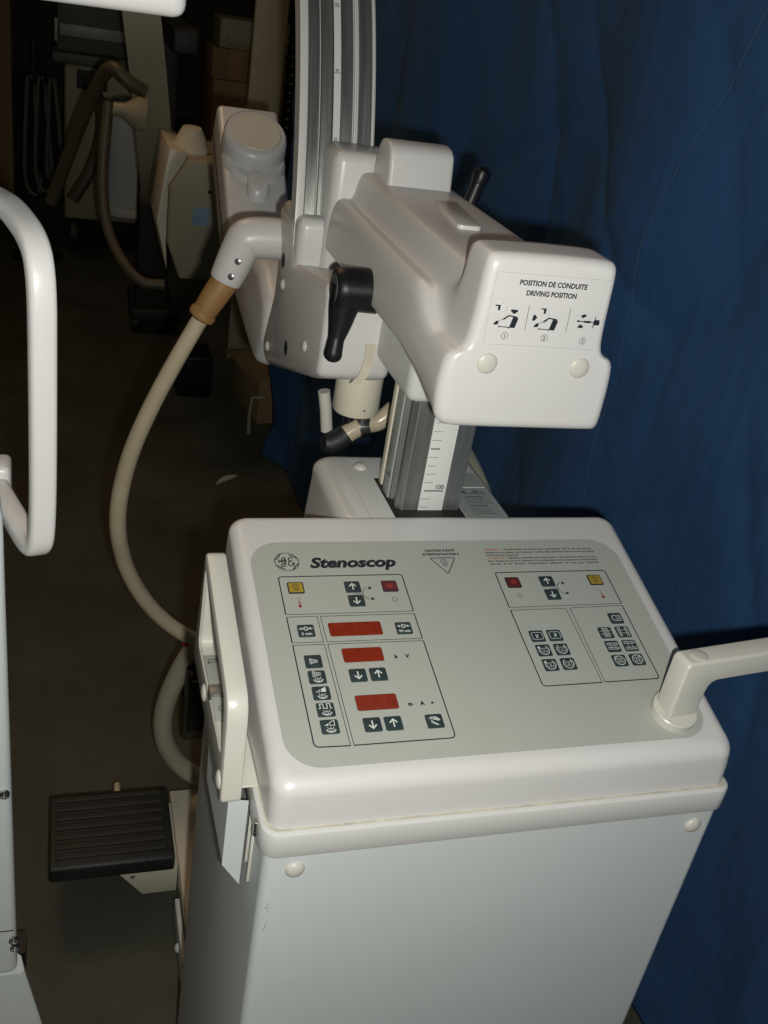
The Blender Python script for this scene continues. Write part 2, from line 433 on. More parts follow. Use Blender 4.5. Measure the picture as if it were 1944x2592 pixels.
lineset('border_line', [([(-55.6, -186)] + arc(-58.5, -289, 4.2, 0, -90) + [(-145.7, -293.2)], T_, False), ([(-55.6, -186), (-147.7, -185.4), (-145.7, -293.2)], t_, False)])
lineset('border_line', [
 ([(45.2, -149.2)] + arc(48, -105, 3, 180, 90) + arc(169.3, -105, 3, 90, 0) + [(172.3, -148.7)], T_, False),
 ([(45.2, -149.2), (172.3, -148.7)], t_, False)])
lineset('border_line', [([(45.3, -152.8)] + arc(50.3, -242, 3.6, 180, 270) + [(109, -245.2)], T_, False), ([(45.3, -152.8), (106.4, -152.7), (109, -245.2)], t_, False)])
lineset('border_line', [([(171.8, -151.4)] + arc(168.8, -241.4, 3.2, 0, -90) + [(112, -245)], T_, False), ([(171.8, -151.4), (111.2, -152.3), (112, -245)], t_, False)])
# printed words
b = MB(); b.T = PF
b.text('Stenoscop', -147.2, -90.3, 12.8, 89, bold=.045, shear=.28, h=H)
b.build('title_lettering', 'ink', pan)
b = MB(); b.T = PF
b.text('CAUTION X-RAYS', -6.8, -71.0, 2.9, 33, 'C', bold=.05, h=H)
b.text('ATTENTION RAYONS X', -6.8, -76.3, 2.9, 41, 'C', bold=.05, h=H)
b.build('caution_lettering', 'ink', pan)
wl = ['Unauthorized use of this unit is prohibited. This X-ray unit may be', 'dangerous to patient and operator unless safe exposure factors and operating', 'instructions are observed.',
      'Utilisation interdite sans autorisation. Cet appareil \u00e0 rayons X peut', '\u00eatre dangereux pour le patient et le manipulateur si les instructions de fonction-', 'nement  et  les  facteurs  d\'expositions  ad\u00e9quats  ne  sont  pas  respect\u00e9s']
b = MB(); b.T = PF
for i, t in enumerate(wl):
    v = -70.4 - i * 4.1
    if i in (0, 3): b.text(t, 65 if i == 0 else 66, v, 2.4, 104.5, bold=.022, h=H)
    elif i == 2: b.text(t, 43.2, v, 2.4, 37, bold=.022, h=H)
    else: b.text(t, 43.2, v, 2.4, 127.6, bold=.022, h=H)
b.build('warning_lettering', 'ink', pan)
b = MB(); b.T = PF
b.text('WARNING:', 43, -70.4, 2.2, 18, bold=.025, h=H); b.text('ATTENTION:', 43, -82.7, 2.2, 20, bold=.025, h=H)
b.build('red_lettering', 'red_ink', pan)
for grp in ((('k', -88.2, -204.9), ('V', -78, -205)), (('m', -88.5, -257.4), ('A', -77.5, -257.4), ('s', -66.8, -257.4))):
    b = MB(); b.T = PF
    for ch, u, v in grp: b.text(ch, u, v, 3.8, bold=.06, h=H)
    b.build('unit_lettering', 'ink', pan)
# round monogram
b = MB(); b.T = PF @ Matrix.Translation((-169.3, -82, H))
b.circ(0, 0, 11.9, .7, n=40, h=0)
for a0 in (20, 110, 200, 290):
    pts = [((11.9 - 2.2 * math.sin(R(180 * i / 12)) ** 1) * math.cos(R(a0 + 55 * i / 12)), (11.9 - 2.2 * math.sin(R(90 * i / 12))) * math.sin(R(a0 + 55 * i / 12))) for i in range(13)]
    b.stroke(pts, 1.2, False, .02)
def sp(pts, w): b.stroke([tuple(p) for p in chaikin([Vector((*p, 0)) for p in pts], 3)], w, False, .04)
sp([(-6.5, 2.6), (-8.2, 1), (-7.5, -.8), (-5.6, .2), (-4.6, 3.2), (-2.6, 5.8), (-.9, 5.2), (-1.6, 2.8), (-4.2, 1.4), (-5.4, .2), (-3.6, -.6), (-1.2, 1.4), (-.6, 3), (-1.2, -1), (-2.4, -5.2), (-4.8, -6.6), (-6.2, -4.8), (-4.6, -2.8), (-1.4, -1.8)], 1.15)
sp([(5.8, 3.6), (6.2, 5.2), (4.4, 6), (2.2, 4.4), (2.0, 2), (4.2, .8), (5.4, 1.2), (3.6, .6), (1.6, -.8), (1.0, -3.4), (3.0, -5.4), (6.0, -4.6), (7.4, -2.4), (6.4, -1.2), (5.2, -2.2), (6, -3.2)], 1.15)
b.build('round_emblem', 'ink', pan)
# warning triangle with tube symbol
b = MB(); b.T = PF
def tube_sym(b, u, v, s, h=H, w=.42):
    b.circ(u, v + 1.6 * s, 2.9 * s, w, n=18, h=h)
    b.circ(u - 1 * s, v + 2.2 * s, .65 * s, None, n=8, h=h); b.circ(u + 1 * s, v + 2.2 * s, .65 * s, None, n=8, h=h); b.circ(u, v + .8 * s, .5 * s, None, n=8, h=h)
    b.stroke([(u - 1.7 * s, v - .8 * s), (u - 1.9 * s, v - 2.4 * s), (u + 1.9 * s, v - 2.4 * s), (u + 1.7 * s, v - .8 * s)], w, False, h)
    for k in (-1.6, 0, 1.6): b.stroke([(u + k * s, v - 2.9 * s), (u + k * 1.2 * s, v - 4.2 * s)], w * .8, False, h)
tri = [Vector((p[0], p[1], 0)) for p in ((-20.2, -80), (7.3, -80), (-6.2, -102))]
pts = []
for i in range(3):
    a, c, d = tri[i - 1], tri[i], tri[(i + 1) % 3]
    p0 = c + (a - c).normalized() * 2; p1 = c + (d - c).normalized() * 2
    for k in range(5): t = k / 4; pts.append(tuple(((1 - t) ** 2 * p0 + 2 * t * (1 - t) * c + t * t * p1).to_2d()))
b.stroke(pts, .95, True, H); tube_sym(b, -6.3, -87.2, 1.15, H, .6)
b.build('warning_triangle', 'ink', pan)
# small printed signs
def sign_misc(off, arm_u, pow_u, th_u, pow_v=-134):
    b = MB(); b.T = PF
    b.circ(pow_u, pow_v, 2.5, .5, a0=115, a1=425, h=H); b.stroke([(pow_u, pow_v), (pow_u, pow_v + 3.6)], .38, False, H)
    b.build('power_symbol', 'ink', pan)
    b = MB(); b.T = PF
    b.stroke([(arm_u, -125.6), (arm_u + 8.2, -125.6)], .6, False, H)
    b.circ(arm_u + 16.5, -125.6, 8.3, .6, a0=112, a1=248, h=H)
    for s in (1, -1):
        uu = arm_u + 16.2 - (.0); vv = -125.6 + s * 7.0
        b.poly([(uu - 1.3 , vv - 1.4), (uu + 1.8, vv - 1.4), (uu + 1.8, vv + 1.4), (uu - 1.3, vv + 1.4)], H)
    b.build('c_arm_symbol', 'ink', pan)
    b = MB(); b.T = PF
    b.stroke([(th_u - .9, -138)] + arc(th_u, -129.2, .9, 180, 0) + [(th_u + .9, -138)], .3, False, H); b.circ(th_u, -139.2, 1.75, n=16, h=H)
    b.stroke([(th_u, -138), (th_u, -133.5)], .7, False, H)
    b.build('thermometer_symbol', 'dullred', pan)
sign_misc(0, -109.6, -71.2, -165.5)
sign_misc(0, 99.6, 61.9, 155.3, -133.6)

# keys
def eye(b, u, v, s=1.):
    h = KH
    b.poly([(u - 4.9 * s, v + .6), (u - 3, v - 1.9), (u, v - 2.7), (u + 3, v - 1.9), (u + 4.9 * s, v + .6), (u + 3.4, v), (u + 1.6, v - 1.5), (u - 1.6, v - 1.5), (u - 3.4, v)], h)
    b.circ(u, v, 1.3, .4, h=h, n=14); b.stroke([(u - 3.8, v + .4), (u - 1.7, v + 1.5), (u + 1.7, v + 1.5), (u + 3.8, v + .4)], .35, False, h)
    for k in (-1, 0, 1): b.stroke([(u + k * 2.2, v + 1.8), (u + k * 2.9, v + 3.1)], .45, False, h)
KH = 1.45
def arrow(b, u, v, up=1, s=1.):
    b.stroke([(u, v - 3.9 * s * up), (u, v + 3.2 * s * up)], 1.25 * s, False, KH)
    b.stroke([(u - 3.4 * s, v + .5 * s * up), (u, v + 3.9 * s * up), (u + 3.4 * s, v + .5 * s * up)], 1.25 * s, False, KH)
def key(u, v, icon=None, mats=('key', 'white_ink'), w=15.8, hh=14.4, label=None, name='key'):
    b = MB(); b.T = PF
    b.slab(rrect(u - w / 2, v - hh / 2, u + w / 2, v + hh / 2, 1.7, 5), .4, 1.0)
    b.loft([[(p[0], p[1], 1.0) for p in rrect(u - w / 2, v - hh / 2, u + w / 2, v + hh / 2, 1.7, 5)], [(p[0], p[1], 1.25) for p in rrect(u - w / 2 + .5, v - hh / 2 + .5, u + w / 2 - .5, v + hh / 2 - .5, 1.4, 5)]], False, True)
    b.mi = 1
    if icon: icon(b, u, v)
    o = b.build(name, mats, pan, weld=False)
    if label: o['label'] = label
    return o
def framed(b, u, v): 
    b.mi = 2; b.poly(rrect(u - 6.7, v - 6, u + 6.7, v + 6, 1.1, 4), 1.35); b.mi = 1
def ic_yellow(b, u, v): framed(b, u, v); b.mi = 0; tube_sym(b, u, v - .2, 1.08, KH, .5)
def ic_red(b, u, v): framed(b, u, v); b.mi = 0; b.circ(u, v, 4.6, None, h=1.40, n=24); b.mi = 1; b.circ(u, v, 3.7, None, h=KH, n=24)
for u, v in ((-166, -116.3), (155.3, -115.4)): key(u, v, ic_yellow, ('ink', 'ink', 'yellow'), label='mustard yellow key with a tube symbol')
for u, v in ((-72.3, -117), (60.7, -116.3)): key(u, v, ic_red, ('ink', 'dullred', 'darkred'), label='dark red key with a round dot')
for (u, v, up) in ((-110, -116.9, 1), (-109.6, -134.5, -1), (99, -115.9, 1), (99, -133.9, -1), (-126.9, -222, -1), (-108, -222, 1), (-125.3, -274.4, -1), (-106.4, -274.5, 1)):
    key(u, v, lambda b, u, v, up=up: arrow(b, u, v, up), label='dark key with an up arrow' if up > 0 else 'dark key with a down arrow')
def ic_zero(txt):
    def f(b, u, v):
        b.circ(u, v + 2.2, 1.9, .95, h=KH, n=18, k=.95)
        for s in (-1, 1):
            b.stroke([(u + s * 6.4, v + 2.2), (u + s * 3.2, v + 2.2)], .75, False, KH); b.stroke([(u + s * 4.6, v + 3.5), (u + s * 3.2, v + 2.2), (u + s * 4.6, v + .9)], .7, False, KH)
        b.text(txt, u, v - 5.2, 3.0, 9.6 if txt[0] == '5' else 11.4, 'C', bold=.02, h=KH)
    return f
key(-165.1, -169.1, ic_zero('5 min')); key(-71, -170.3, ic_zero('99 min'))
def ic_horn(b, u, v):
    b.stroke([(u - 3.6, v + 2.9), (u - 3.6, v - 2.9), (u - 2.4, v - 2.9), (u - 2.4, v + 2.9)], .45, True, KH)
    for k in range(3):
        x = u - 1.6 + k * 1.9; hh = 2.3 - k * .45
        b.stroke([(x, v + hh), (x, v - hh), (x + 1.2, v - hh + .2), (x + 1.2, v + hh - .2)], .38, True, KH)
def ic_c1(b, u, v): ic_horn(b, u + .2, v)
def ic_c2(b, u, v): ic_horn(b, u, v + 3.1); eye(b, u + .5, v - 3.4)
def ic_c3(b, u, v):
    b.stroke([(u - 4.5, v + 1), (u - 1.2, v + 3.2), (u - 1.2, v + 1)], .45, True, KH); b.poly([(u + .1, v + 1), (u + 4.4, v + 1), (u + 4.4, v + 6), (u + .1, v + 4)], KH); eye(b, u + .5, v - 3.6)
def ic_c4(b, u, v):
    b.stroke([(u - 6, v + 1.2), (u - 4.6, v + 1.2), (u - 4.6, v + 5.8), (u - 1.8, v + 5.8), (u - 1.8, v + 1.2), (u + 1.6, v + 1.2), (u + 1.6, v + 5.8), (u + 4.4, v + 5.8), (u + 4.4, v + 1.2), (u + 6, v + 1.2)], .75, False, KH); eye(b, u + .5, v - 3.6)
def ic_c5(b, u, v):
    b.poly([(u - 4.8, v + 1), (u - .9, v + 1), (u - .9, v + 3.2)], KH); b.stroke([(u + .5, v + 1), (u + 4.4, v + 1), (u + 4.4, v + 6), (u + .5, v + 4)], .6, True, KH); eye(b, u + .5, v - 3.6)
for (u, v), ic in zip(((-164.6, -204.4), (-164.3, -221.7), (-163.7, -238.9), (-163.1, -256.3), (-162.8, -273.6)), (ic_c1, ic_c2, ic_c3, ic_c4, ic_c5)): key(u, v, ic)
def ic_hand(b, u, v):
    sc = 1.
    for pts in ([(-4.8, 2.6), (-2.6, 4), (2.2, 3.8), (5.2, .6)], [(-2.8, 3.2), (-.2, 1.4), (1.6, 1.2)], [(-.6, 3.6), (1.2, 2), (3.4, -.2)], [(-3.4, 1.6), (-1.4, -1.2), (2.6, -4.0)], [(-3.6, -.6), (.4, -3.6), (2.8, -4.2)], [(1.2, 3.6), (2.6, 2.2), (4.2, .4)]):
        b.stroke([(u + p[0], v + p[1]) for p in pts], .7, False, KH)
key(-68.9, -275.2, ic_hand, label='dark key with a pointing hand')
def ic_R(fl, rot):
    def f(b, u, v):
        b.stroke(rrect(u - 5.6, v - 4.2, u + 5.6, v + 4.2, 1.8, 4), .5, True, KH)
        if fl: b.text('R', u, v - 2, 4.4, 3.2, 'C', bold=.01, h=KH, flip=True)
        else: b.text('R', u, v + 2, 4.4, 3.2, 'C', bold=.01, h=KH, rot=PI, flip=True)
    return f
KW = dict(w=15, hh=14)
key(62, -186.9, ic_R(False, 1), **KW); key(81.1, -186.8, ic_R(True, 0), **KW)
def ic_turn(txt, d):
    def f(b, u, v):
        b.circ(u, v, 5.2, .8, a0=(150 if d < 0 else -240) + 0, a1=(150 if d < 0 else -240) + 270, h=KH)
        a = R(150 if d < 0 else 30); px, py = u + 5.2 * math.cos(a), v + 5.2 * math.sin(a)
        b.poly([(px - 2.0, py + .4), (px + 1.2, py - 1.0), (px + .9 * -d, py + 2.6)] , KH)
        b.stroke(rrect(u - 3, v - 2.2, u + 3, v + 2.2, .9, 3), .4, True, KH)
        b.text(txt, u, v - 1.2, 2.5, None, 'C', bold=.02, h=KH)
    return f
for (u, v, t, d) in ((62.8, -204.4, '1', -1), (82, -204.2, '1', 1), (63.2, -222, '2', -1), (82.4, -221.8, '2', 1)): key(u, v, ic_turn(t, d), **KW)
def ic_noteb(b, u, v):
    b.stroke([(u - 4.4, v + 1.6), (u - 3.2, v + 1.6), (u - 3.2, v + 3.4), (u + 5.0, v + 3.4), (u + 5.0, v - 3.4), (u - 3.2, v - 3.4), (u - 3.2, v - 1.6), (u - 4.4, v - 1.6)], .6, True, KH)
    b.stroke([(u - .8, v + 1.4), (u + 3.0, v + 1.4), (u + 3.0, v - 1.4), (u - .8, v - 1.4)], .5, False, KH)
def ic_colV(o):
    def f(b, u, v):
        for s in (-1, 1): b.stroke([(u + s * o - 1, v - 5.2), (u + s * o + 1, v - 5.2), (u + s * o + 1, v + 5.2), (u + s * o - 1, v + 5.2)], .6, True, KH)
        for s in (-1, 1): b.stroke([(u - 6, v + s * 2), (u + 6, v + s * 2)], .4, False, KH)
    return f
def ic_colH(o):
    def f(b, u, v):
        for s in (-1, 1): b.stroke([(u - 5.4, v + s * o - 1.2), (u + 5.4, v + s * o - 1.2), (u + 5.4, v + s * o + 1.2), (u - 5.4, v + s * o + 1.2)], .6, True, KH)
        for s in (-1, 1): b.stroke([(u + s * 2.2, v - 4), (u + s * 2.2, v + 4)], .4, False, KH)
    return f
def ic_grid(d):
    def f(b, u, v):
        b.circ(u, v, 5.2, .75, h=KH)
        for s in (-1, 1): b.stroke([(u + s * 1.4, v - 3.6), (u + s * 1.4, v + 3.6)], .5, False, KH); b.stroke([(u - 3.6, v + s * 1.4), (u + 3.6, v + s * 1.4)], .5, False, KH)
        a = R(140 if d < 0 else 40); px, py = u + 5.2 * math.cos(a), v + 5.2 * math.sin(a)
        b.poly([(px - 1.6, py - .8), (px + 1.6, py - .8), (px, py + 2)], KH)
    return f
for (u, v, ic) in ((157, -168.3, ic_noteb), (138, -186.3, ic_colV(1.8)), (157.6, -186, ic_colV(4)), (138.4, -203.6, ic_colH(2.6)), (157.8, -203.5, ic_colH(3.6)), (138.6, -221.2, ic_grid(-1)), (158, -221, ic_grid(1))): key(u, v, ic, **KW)
# red display windows
for (u0, u1, v0, v1) in ((-143.1, -93, -176.6, -161.2), (-136.2, -98.9, -207, -191.7), (-134.8, -97.7, -259.4, -244)):
    b = MB(); b.T = PF; b.slab(rrect(u0, v0, u1, v1, 1.8, 5), .4, .95)
    b.mi = 1; n = int((u1 - u0) / 11.5)
    for k in range(n):
        uc = u0 + (u1 - u0) * (k + .5) / n; vc = (v0 + v1) / 2
        for seg in ([(-2.2, 4), (2.2, 4)], [(-2.2, 0), (2.2, 0)], [(-2.2, -4), (2.2, -4)], [(-2.6, .5), (-2.6, 3.6)], [(2.6, .5), (2.6, 3.6)], [(-2.6, -.5), (-2.6, -3.6)], [(2.6, -.5), (2.6, -3.6)]):
            b.stroke([(uc + p[0], vc + p[1]) for p in seg], .8, False, .99)
    b.mi = 2; b.stroke(rrect(u0 - .2, v0 - .2, u1 + .2, v1 + .2, 2.0, 5), .5, True, .97)
    b.build('display', ('redwin', 'segment', 'darkred'), pan, weld=False)
for pts in ([(8, -92), (18, -104), (26, -117)], [(-93, -86), (-91, -99)], [(20, -235), (34, -239)], [(-20, -262), (6, -258)], [(100, -262), (140, -268)]):   # hairline scratches
    b = MB(); b.T = PF; b.stroke(pts, .16, False, .62); b.build('scratch', 'greyink', pan)

# ------- hood (deck) behind the console with the column cut-out
b = MB()
deckp = [(-.098, -.03), (-.098, .132), (.098, .132), (.098, -.03)]
b.loft([rring(-.104, -.02, .104, .150, .022, lambda x, y: .86), rring(-.100, -.02, .100, .139, .022, lambda x, y: .98)] +
       [rring(-.100 + .014 * (1 - math.cos(R(a))), -.02, .100 - .014 * (1 - math.cos(R(a))), .139 - .014 * (1 - math.cos(R(a))), .020 - .006 * (1 - math.cos(R(a))), lambda x, y, a=a: .986 + .014 * math.sin(R(a))) for a in (0, 20, 45, 70, 90)])
hood = b.build('column_hood', 'white', ma)
b = MB(); b.T = frame((0, 0, 1.0003), (1, 0, 0), (0, 1, 0))
b.stroke([(-.068, -.017), (-.069, .105)] + [tuple(p) for p in arc(-.058, .105, .011, 180, 90)] + [(-.03, .116)], .0007, False, 0)
b.build('hood_seam', 'dust', hood)
b = MB(); b.dome((-.049, .102, 1.0), (0, 0, 1), .0085, .005); b.build('screw_cap', 'cap', hood)
b = MB(); b.box((-.0405, -.016, .9985), (.0395, .0725, 1.0012)); b.build('column_slot', 'dark', hood)
b = MB(); b.box((.041, -.018, 1.0), (.0875, .09, 1.0006)); lab = b.build('warning_label', 'label', hood)
b = MB(); b.T = frame((0, 0, 1.0009), (1, 0, 0), (0, 1, 0))
b.stroke([(.066, .0385), (.0725, .0475), (.0815, .0385)], .0009, True); b.poly([(.0715, .0395), (.0735, .0395), (.0733, .0445), (.0718, .0445)])
b.stroke([(.050, .047), (.055, .043), (.058, .038)], .0018); b.stroke([(.049, .041), (.0545, .0435), (.060, .044)], .0016); b.stroke([(.055, .043), (.061, .037)], .0014); b.circ(.0525, .0475, .0017, n=10)
b.text('ATTENTION', .055, .0285, .0028, .0215, bold=.03); b.text('ATTENTION', .0545, .0085, .0028, .0215, bold=.03)
random.seed(3)
def squig(b, u, v, w):   # print too small to read
    x = u
    while x < u + w:
        l = random.uniform(.0018, .0045); b.stroke([(x, v), (x + l, v)], .0009); x += l + .0012
for v, w in ((.0245, .024), (.0205, .020), (.0168, .028), (.0045, .016), (.0005, .022), (-.0035, .020), (-.0075, .026), (.066, .012), (.063, .016), (.060, .010), (.072, .018), (.078, .014)): squig(b, .053 if v < .05 else .048, v, w)
b.build('label_print', 'ink', lab)
b = MB(); b.box((.041, .0525, 1.0007), (.0875, .0535, 1.0012)); b.build('label_gap', 'white_ink', lab)

# ------- column
b = MB()
cs = [(-.036, .006), (-.030, 0), (.0365, 0), (.0365, .070), (-.036, .070), (-.036, .066), (-.026, .062), (-.026, .050), (-.0365, .048), (-.0365, .026), (-.030, .023), (-.030, .012), (-.036, .010)]
b.prism(cs, 'Z', .60, 1.20, .0012, 2)
col = b.build('column', 'metal', ma)
b = MB(); b.box((-.037, .058, .9), (-.034, .067, 1.17), .0008); b.build('trim_strip', 'cream', col)
b = MB(); b.box((-.0115, -.0008, .98), (.0165, .0006, 1.185), .0002); fs = b.build('front_scale', 'scale', col)
b = MB(); b.T = frame((0, -.0011, 0), (1, 0, 0), (0, 0, 1))
z100 = 1.0251
for k in range(-4, 17):
    z = z100 + k * .01
    if k == 0 or k == 10: b.stroke([(-.0088, z), (.0132, z)], .0013); b.text('100' if k == 0 else '90', .0042, z + .0021, .0055, .009, bold=.012)
    elif k % 5 == 0: b.stroke([(-.0100, z), (.0005, z)], .0012)
    else: b.stroke([(-.0100, z), (.0000, z)], .00045)
b.build('scale_marks', 'ink', fs)
b = MB(); b.box((-.0385, .0275, .98), (-.0362, .0465, 1.185), .0002); ss = b.build('side_scale', 'label', col)  # greyer than the front scale: shade of the side face put into its colour
b = MB(); b.T = frame((-.0388, 0, 0), (0, -1, 0), (0, 0, 1))
for k in range(-4, 17):
    z = z100 + k * .01
    if k == 0: b.stroke([(-.043, z), (-.030, z)], .0012); b.text('100', -.0345, z + .002, .0045, .0055, bold=.012)
    elif k % 5 == 0: b.stroke([(-.045, z), (-.037, z)], .0012)
    else: b.stroke([(-.045, z), (-.038, z)], .00045)
b.build('scale_marks', 'ink', ss)
# collar under the arm cover
b = MB(); b.box((-.052, -.018, 1.131), (.052, .145, 1.205), .012, 5)
b.build('column_collar', 'white', ma)

# ------- arm cover: lofted profile from end block back along y
def prof(kind, y):
    zb = 1.172 + .030 * min(1, max(0, (y + .16) / .12))
    if kind == 'end':
        P = [(0, zb), (-.048, zb), (-.0760, zb + .0015), (-.0805, zb + .028), (-.0800, 1.222), (-.0770, 1.2385), (-.0655, 1.2425), (-.0617, 1.252), (-.0602, 1.270), (-.0594, 1.292), (-.0586, 1.3130), (-.0566, 1.3215), (-.048, 1.3240), (0, 1.3245)]
    else:
        P = [(0, zb), (-.050, zb), (-.0795, zb + .0003), (-.0805, zb + .012), (-.0795, 1.236), (-.0768, 1.2595), (-.0690, 1.2675), (-.0605, 1.2655), (-.0555, 1.2710), (-.0530, 1.284), (-.0500, 1.2950), (-.0440, 1.2980), (-.034, 1.2990), (0, 1.2990)]
    return P
def smooth_prof(P):
    q = chaikin([Vector((p[0], 0, p[1])) for p in P], 2)
    left = [(v.x, v.z) for v in q]
    P2 = list(P); zb_ = P[0][1]                     # the right lower corner is tighter
    P2[1] = (-.070, zb_); P2[2] = (-.0790, zb_ + .0008); P2[3] = (-.0805, zb_ + .014)
    q2 = chaikin([Vector((p[0], 0, p[1])) for p in P2], 2)
    right = [(-v.x, v.z) for v in q2[::-1]][1:-1]
    return left + right
def mix(a, b_, t): return [(x0 + (x1 - x0) * t, z0 + (z1 - z0) * t) for (x0, z0), (x1, z1) in zip(a, b_)]
secs = []
E = lambda y: smooth_prof(prof('end', y)); Mi = lambda y: smooth_prof(prof('mid', y))
def shrink(p, s):
    cz = 1.25; return [(x * (1 - s / .08), cz + (z - cz) * (1 - s / .08)) for x, z in p]
for a in (90, 70, 50, 30, 12, 0):
    d = .010
    secs.append((-.1615 + d * (1 - math.cos(R(90 - a))) * 1.0 if False else -.1615 + d * (1 - math.sin(R(a))), shrink(E(-.16), d * (1 - math.cos(R(a))))))
for y in (-.142, -.13, -.122): secs.append((y, E(y)))
def blend(y):
    a, c = E(y), Mi(y); out = []
    for (x0, z0), (x1, z1) in zip(a, c):
        k = min(1, max(0, (z0 - 1.225) / .075))          # 0 at the shoulder, 1 near the top of the end block
        w = .085 * (1 - k) ** 1.3 + .016; t = min(1, max(0, (y + .117) / w)); t = t * t * (3 - 2 * t)
        out.append((x0 + (x1 - x0) * t, z0 + (z1 - z0) * t))
    return out
for y in (-.116, -.113, -.110, -.107, -.104, -.101, -.098, -.094, -.089, -.083, -.076, -.068, -.058, -.046, -.034, -.020, -.005): secs.append((y, blend(y)))
for k in range(8): y = .012 + .262 * k / 7; secs.append((y, Mi(y)))
for a in (20, 45, 70, 90): secs.append((.275 + .008 * math.sin(R(a)), shrink(Mi(.28), .008 * (1 - math.cos(R(a))))))
b = MB()
b.loft([[(x, y, z) for x, z in p] for y, p in secs])
arm = recalc(b.build('arm_cover', 'whitegloss', ma, angle=60))
# rear hump
b = MB()
hp = [(.190, 1.287), (.196, 1.302), (.1995, 1.320), (.203, 1.334), (.211, 1.3400), (.225, 1.3425), (.243, 1.341), (.253, 1.330), (.258, 1.31), (.262, 1.285)]
b.prism(hp, 'X', -.0375, .0375, .0045, 4)
b.build('rear_hump', 'whitegloss', arm)
b = MB()
pl = [(-.004, .020), (.0065, .0235), (.0165, .116), (.012, .124), (-.002, .120), (-.0075, .110)]
pl = rrect(-.013, .018, .012, .122, .006, 5)
b.prism([(p[0] + (p[1] - .07) * .10, p[1]) for p in pl], 'Z', 1.2965, 1.3028, .0008, 2)
b.build('cover_plate', 'white', arm)
for x in (-.0425, .0432):
    b = MB(); b.dome((x, -.1617, 1.2325), (0, -1, 0), .0092, .0028, 28); b.build('screw_cap', 'cap', arm)
# end label with pictograms
b = MB(); b.T = frame((0, -.1620, 0), (1, 0, 0), (0, 0, 1))
b.stroke([(p[0] * (1 + 0), p[1]) for p in rrect(-.0505, 1.2495, .0535, 1.3095, .003, 5)], .00045, True)
lb = b.build('label_outline', 'greyink', arm)
b = MB(); b.T = frame((0, -.1622, 0), (1, 0, 0), (0, 0, 1))
b.text('POSITION DE CONDUITE', .0010, 1.3004, .0041, .0604, 'C', bold=.035); b.text('DRIVING POSITION', .0010, 1.2922, .0041, .0452, 'C', bold=.035)
for u in (-.0162, .0214): b.stroke([(u - .0003, 1.2838), (u + .0003, 1.2634)], .0004)
for n_, u, v in (('1', -.0325, 1.2572), ('2', .0032, 1.2573), ('3', .0391, 1.2568)):
    b.circ(u, v, .0029, .00035, n=20); b.text(n_, u, v - .0017, .0034, None, 'C', bold=.01)
def pic(b, dx, arrow_pts, ghost):
    # cart: black block, base, sloping boom and tube head
    P = lambda pts: [(dx + p[0] * .001, 1.2642 + p[1] * .001) for p in pts]
    b.poly(P([(14.6, .2), (19.6, 0), (21.4, 8.4), (16.4, 9.2)]))
    b.stroke(P([(5.6, .6), (15, .4)]), .0007); b.circ(dx + .0056, 1.2648, .0007, n=8); b.circ(dx + .0146, 1.2642, .0006, n=8)
    b.stroke(P([(8.6, 7), (12.6, 10.2), (20.4, 9.2)]), .0011)
    b.poly(P([(8.4, 6.2), (12, 9.2), (14.2, 10.4), (12.6, 10.9), (8.0, 7.6)]))
    b.poly(P([(.2, 2.8), (2.6, 5.6), (4.6, 4.8), (4.2, 2.4), (.8, 1.8)]))
    b.stroke(P([(4.2, 5), (6.6, 6.4), (8.6, 7)]), .0004)
    b.poly(P(arrow_pts))
pic(b, -.0450, [(13.6, 15.6), (19.0, 15.4), (19.8, 14), (16.4, 11.6), (13.0, 14.4)], None)
pic(b, -.0090, [(-2.4, 7.4), (-2.0, 12.0), (-.6, 12.6), (2.0, 10), (-.4, 7.2)], None)
for dx in (-.0450, .0): pass
hd = [(0, 0), (4.6, 0), (4.8, -4.4), (2.8, -4.6), (2.6, -1.2), (0, -1)]
b.poly([(-.0462 + p[0] * .001, 1.2828 + p[1] * .001) for p in hd]); b.poly([(-.0052 + p[0] * .001, 1.2824 + p[1] * .001) for p in hd])
P3 = lambda pts: [(p[0] * .001, 1.2 + p[1] * .001) for p in pts]
b.stroke(P3([(30, 73.6), (45, 73.4)]), .0008); b.circ(.0305, 1.2737, .0010, n=10); b.poly(P3([(36, 72.6), (42, 72.4), (42, 74.4), (36, 74.2)]))
b.poly(P3([(45, 71), (50.5, 71), (50.8, 72.5), (50.2, 75.6), (45.4, 75.6)])); b.stroke(P3([(45.4, 68.6), (45.8, 78)]), .0008)
b.poly(P3([(32, 78.6), (35.6, 80), (37.6, 78.4), (33.8, 76.2)])); b.poly(P3([(31, 68), (33, 71.2), (36.6, 69.4), (35.6, 67.8)]))
b.build('label_print', 'ink', arm)
GF = frame((0, -.16215, 0), (1, 0, 0), (0, 0, 1))
for dx in (-.0450, -.0065):
    first = dx < -.02
    P = lambda pts: [(dx + p[0] * .001, 1.2642 + p[1] * .001) for p in pts]
    b = MB(); b.T = GF
    b.circ(dx + .0020, 1.2642 + .0135 - (0 if first else .002), .0075, .0003, a0=-60, a1=70); b.build('ghost_print', 'greyink', arm)
    b = MB(); b.T = GF
    b.circ(dx + .0030, 1.2642 + .0190 - (0 if first else .007), .0068, .0003, a0=-70, a1=70); b.build('ghost_print', 'greyink', arm)
    b = MB(); b.T = GF
    zt2 = 24 if first else 17.6; zl = 20 if first else 14
    b.stroke(P([(1, zt2), (5.4, zt2), (5.2, zl), (3.6, zl)]), .0003); b.build('ghost_print', 'greyink', arm)
    b = MB(); b.T = GF
    b.circ(dx + .0022, 1.2642 + (.009 if first else .0015), .0017, .0003); b.build('ghost_print', 'greyink', arm)
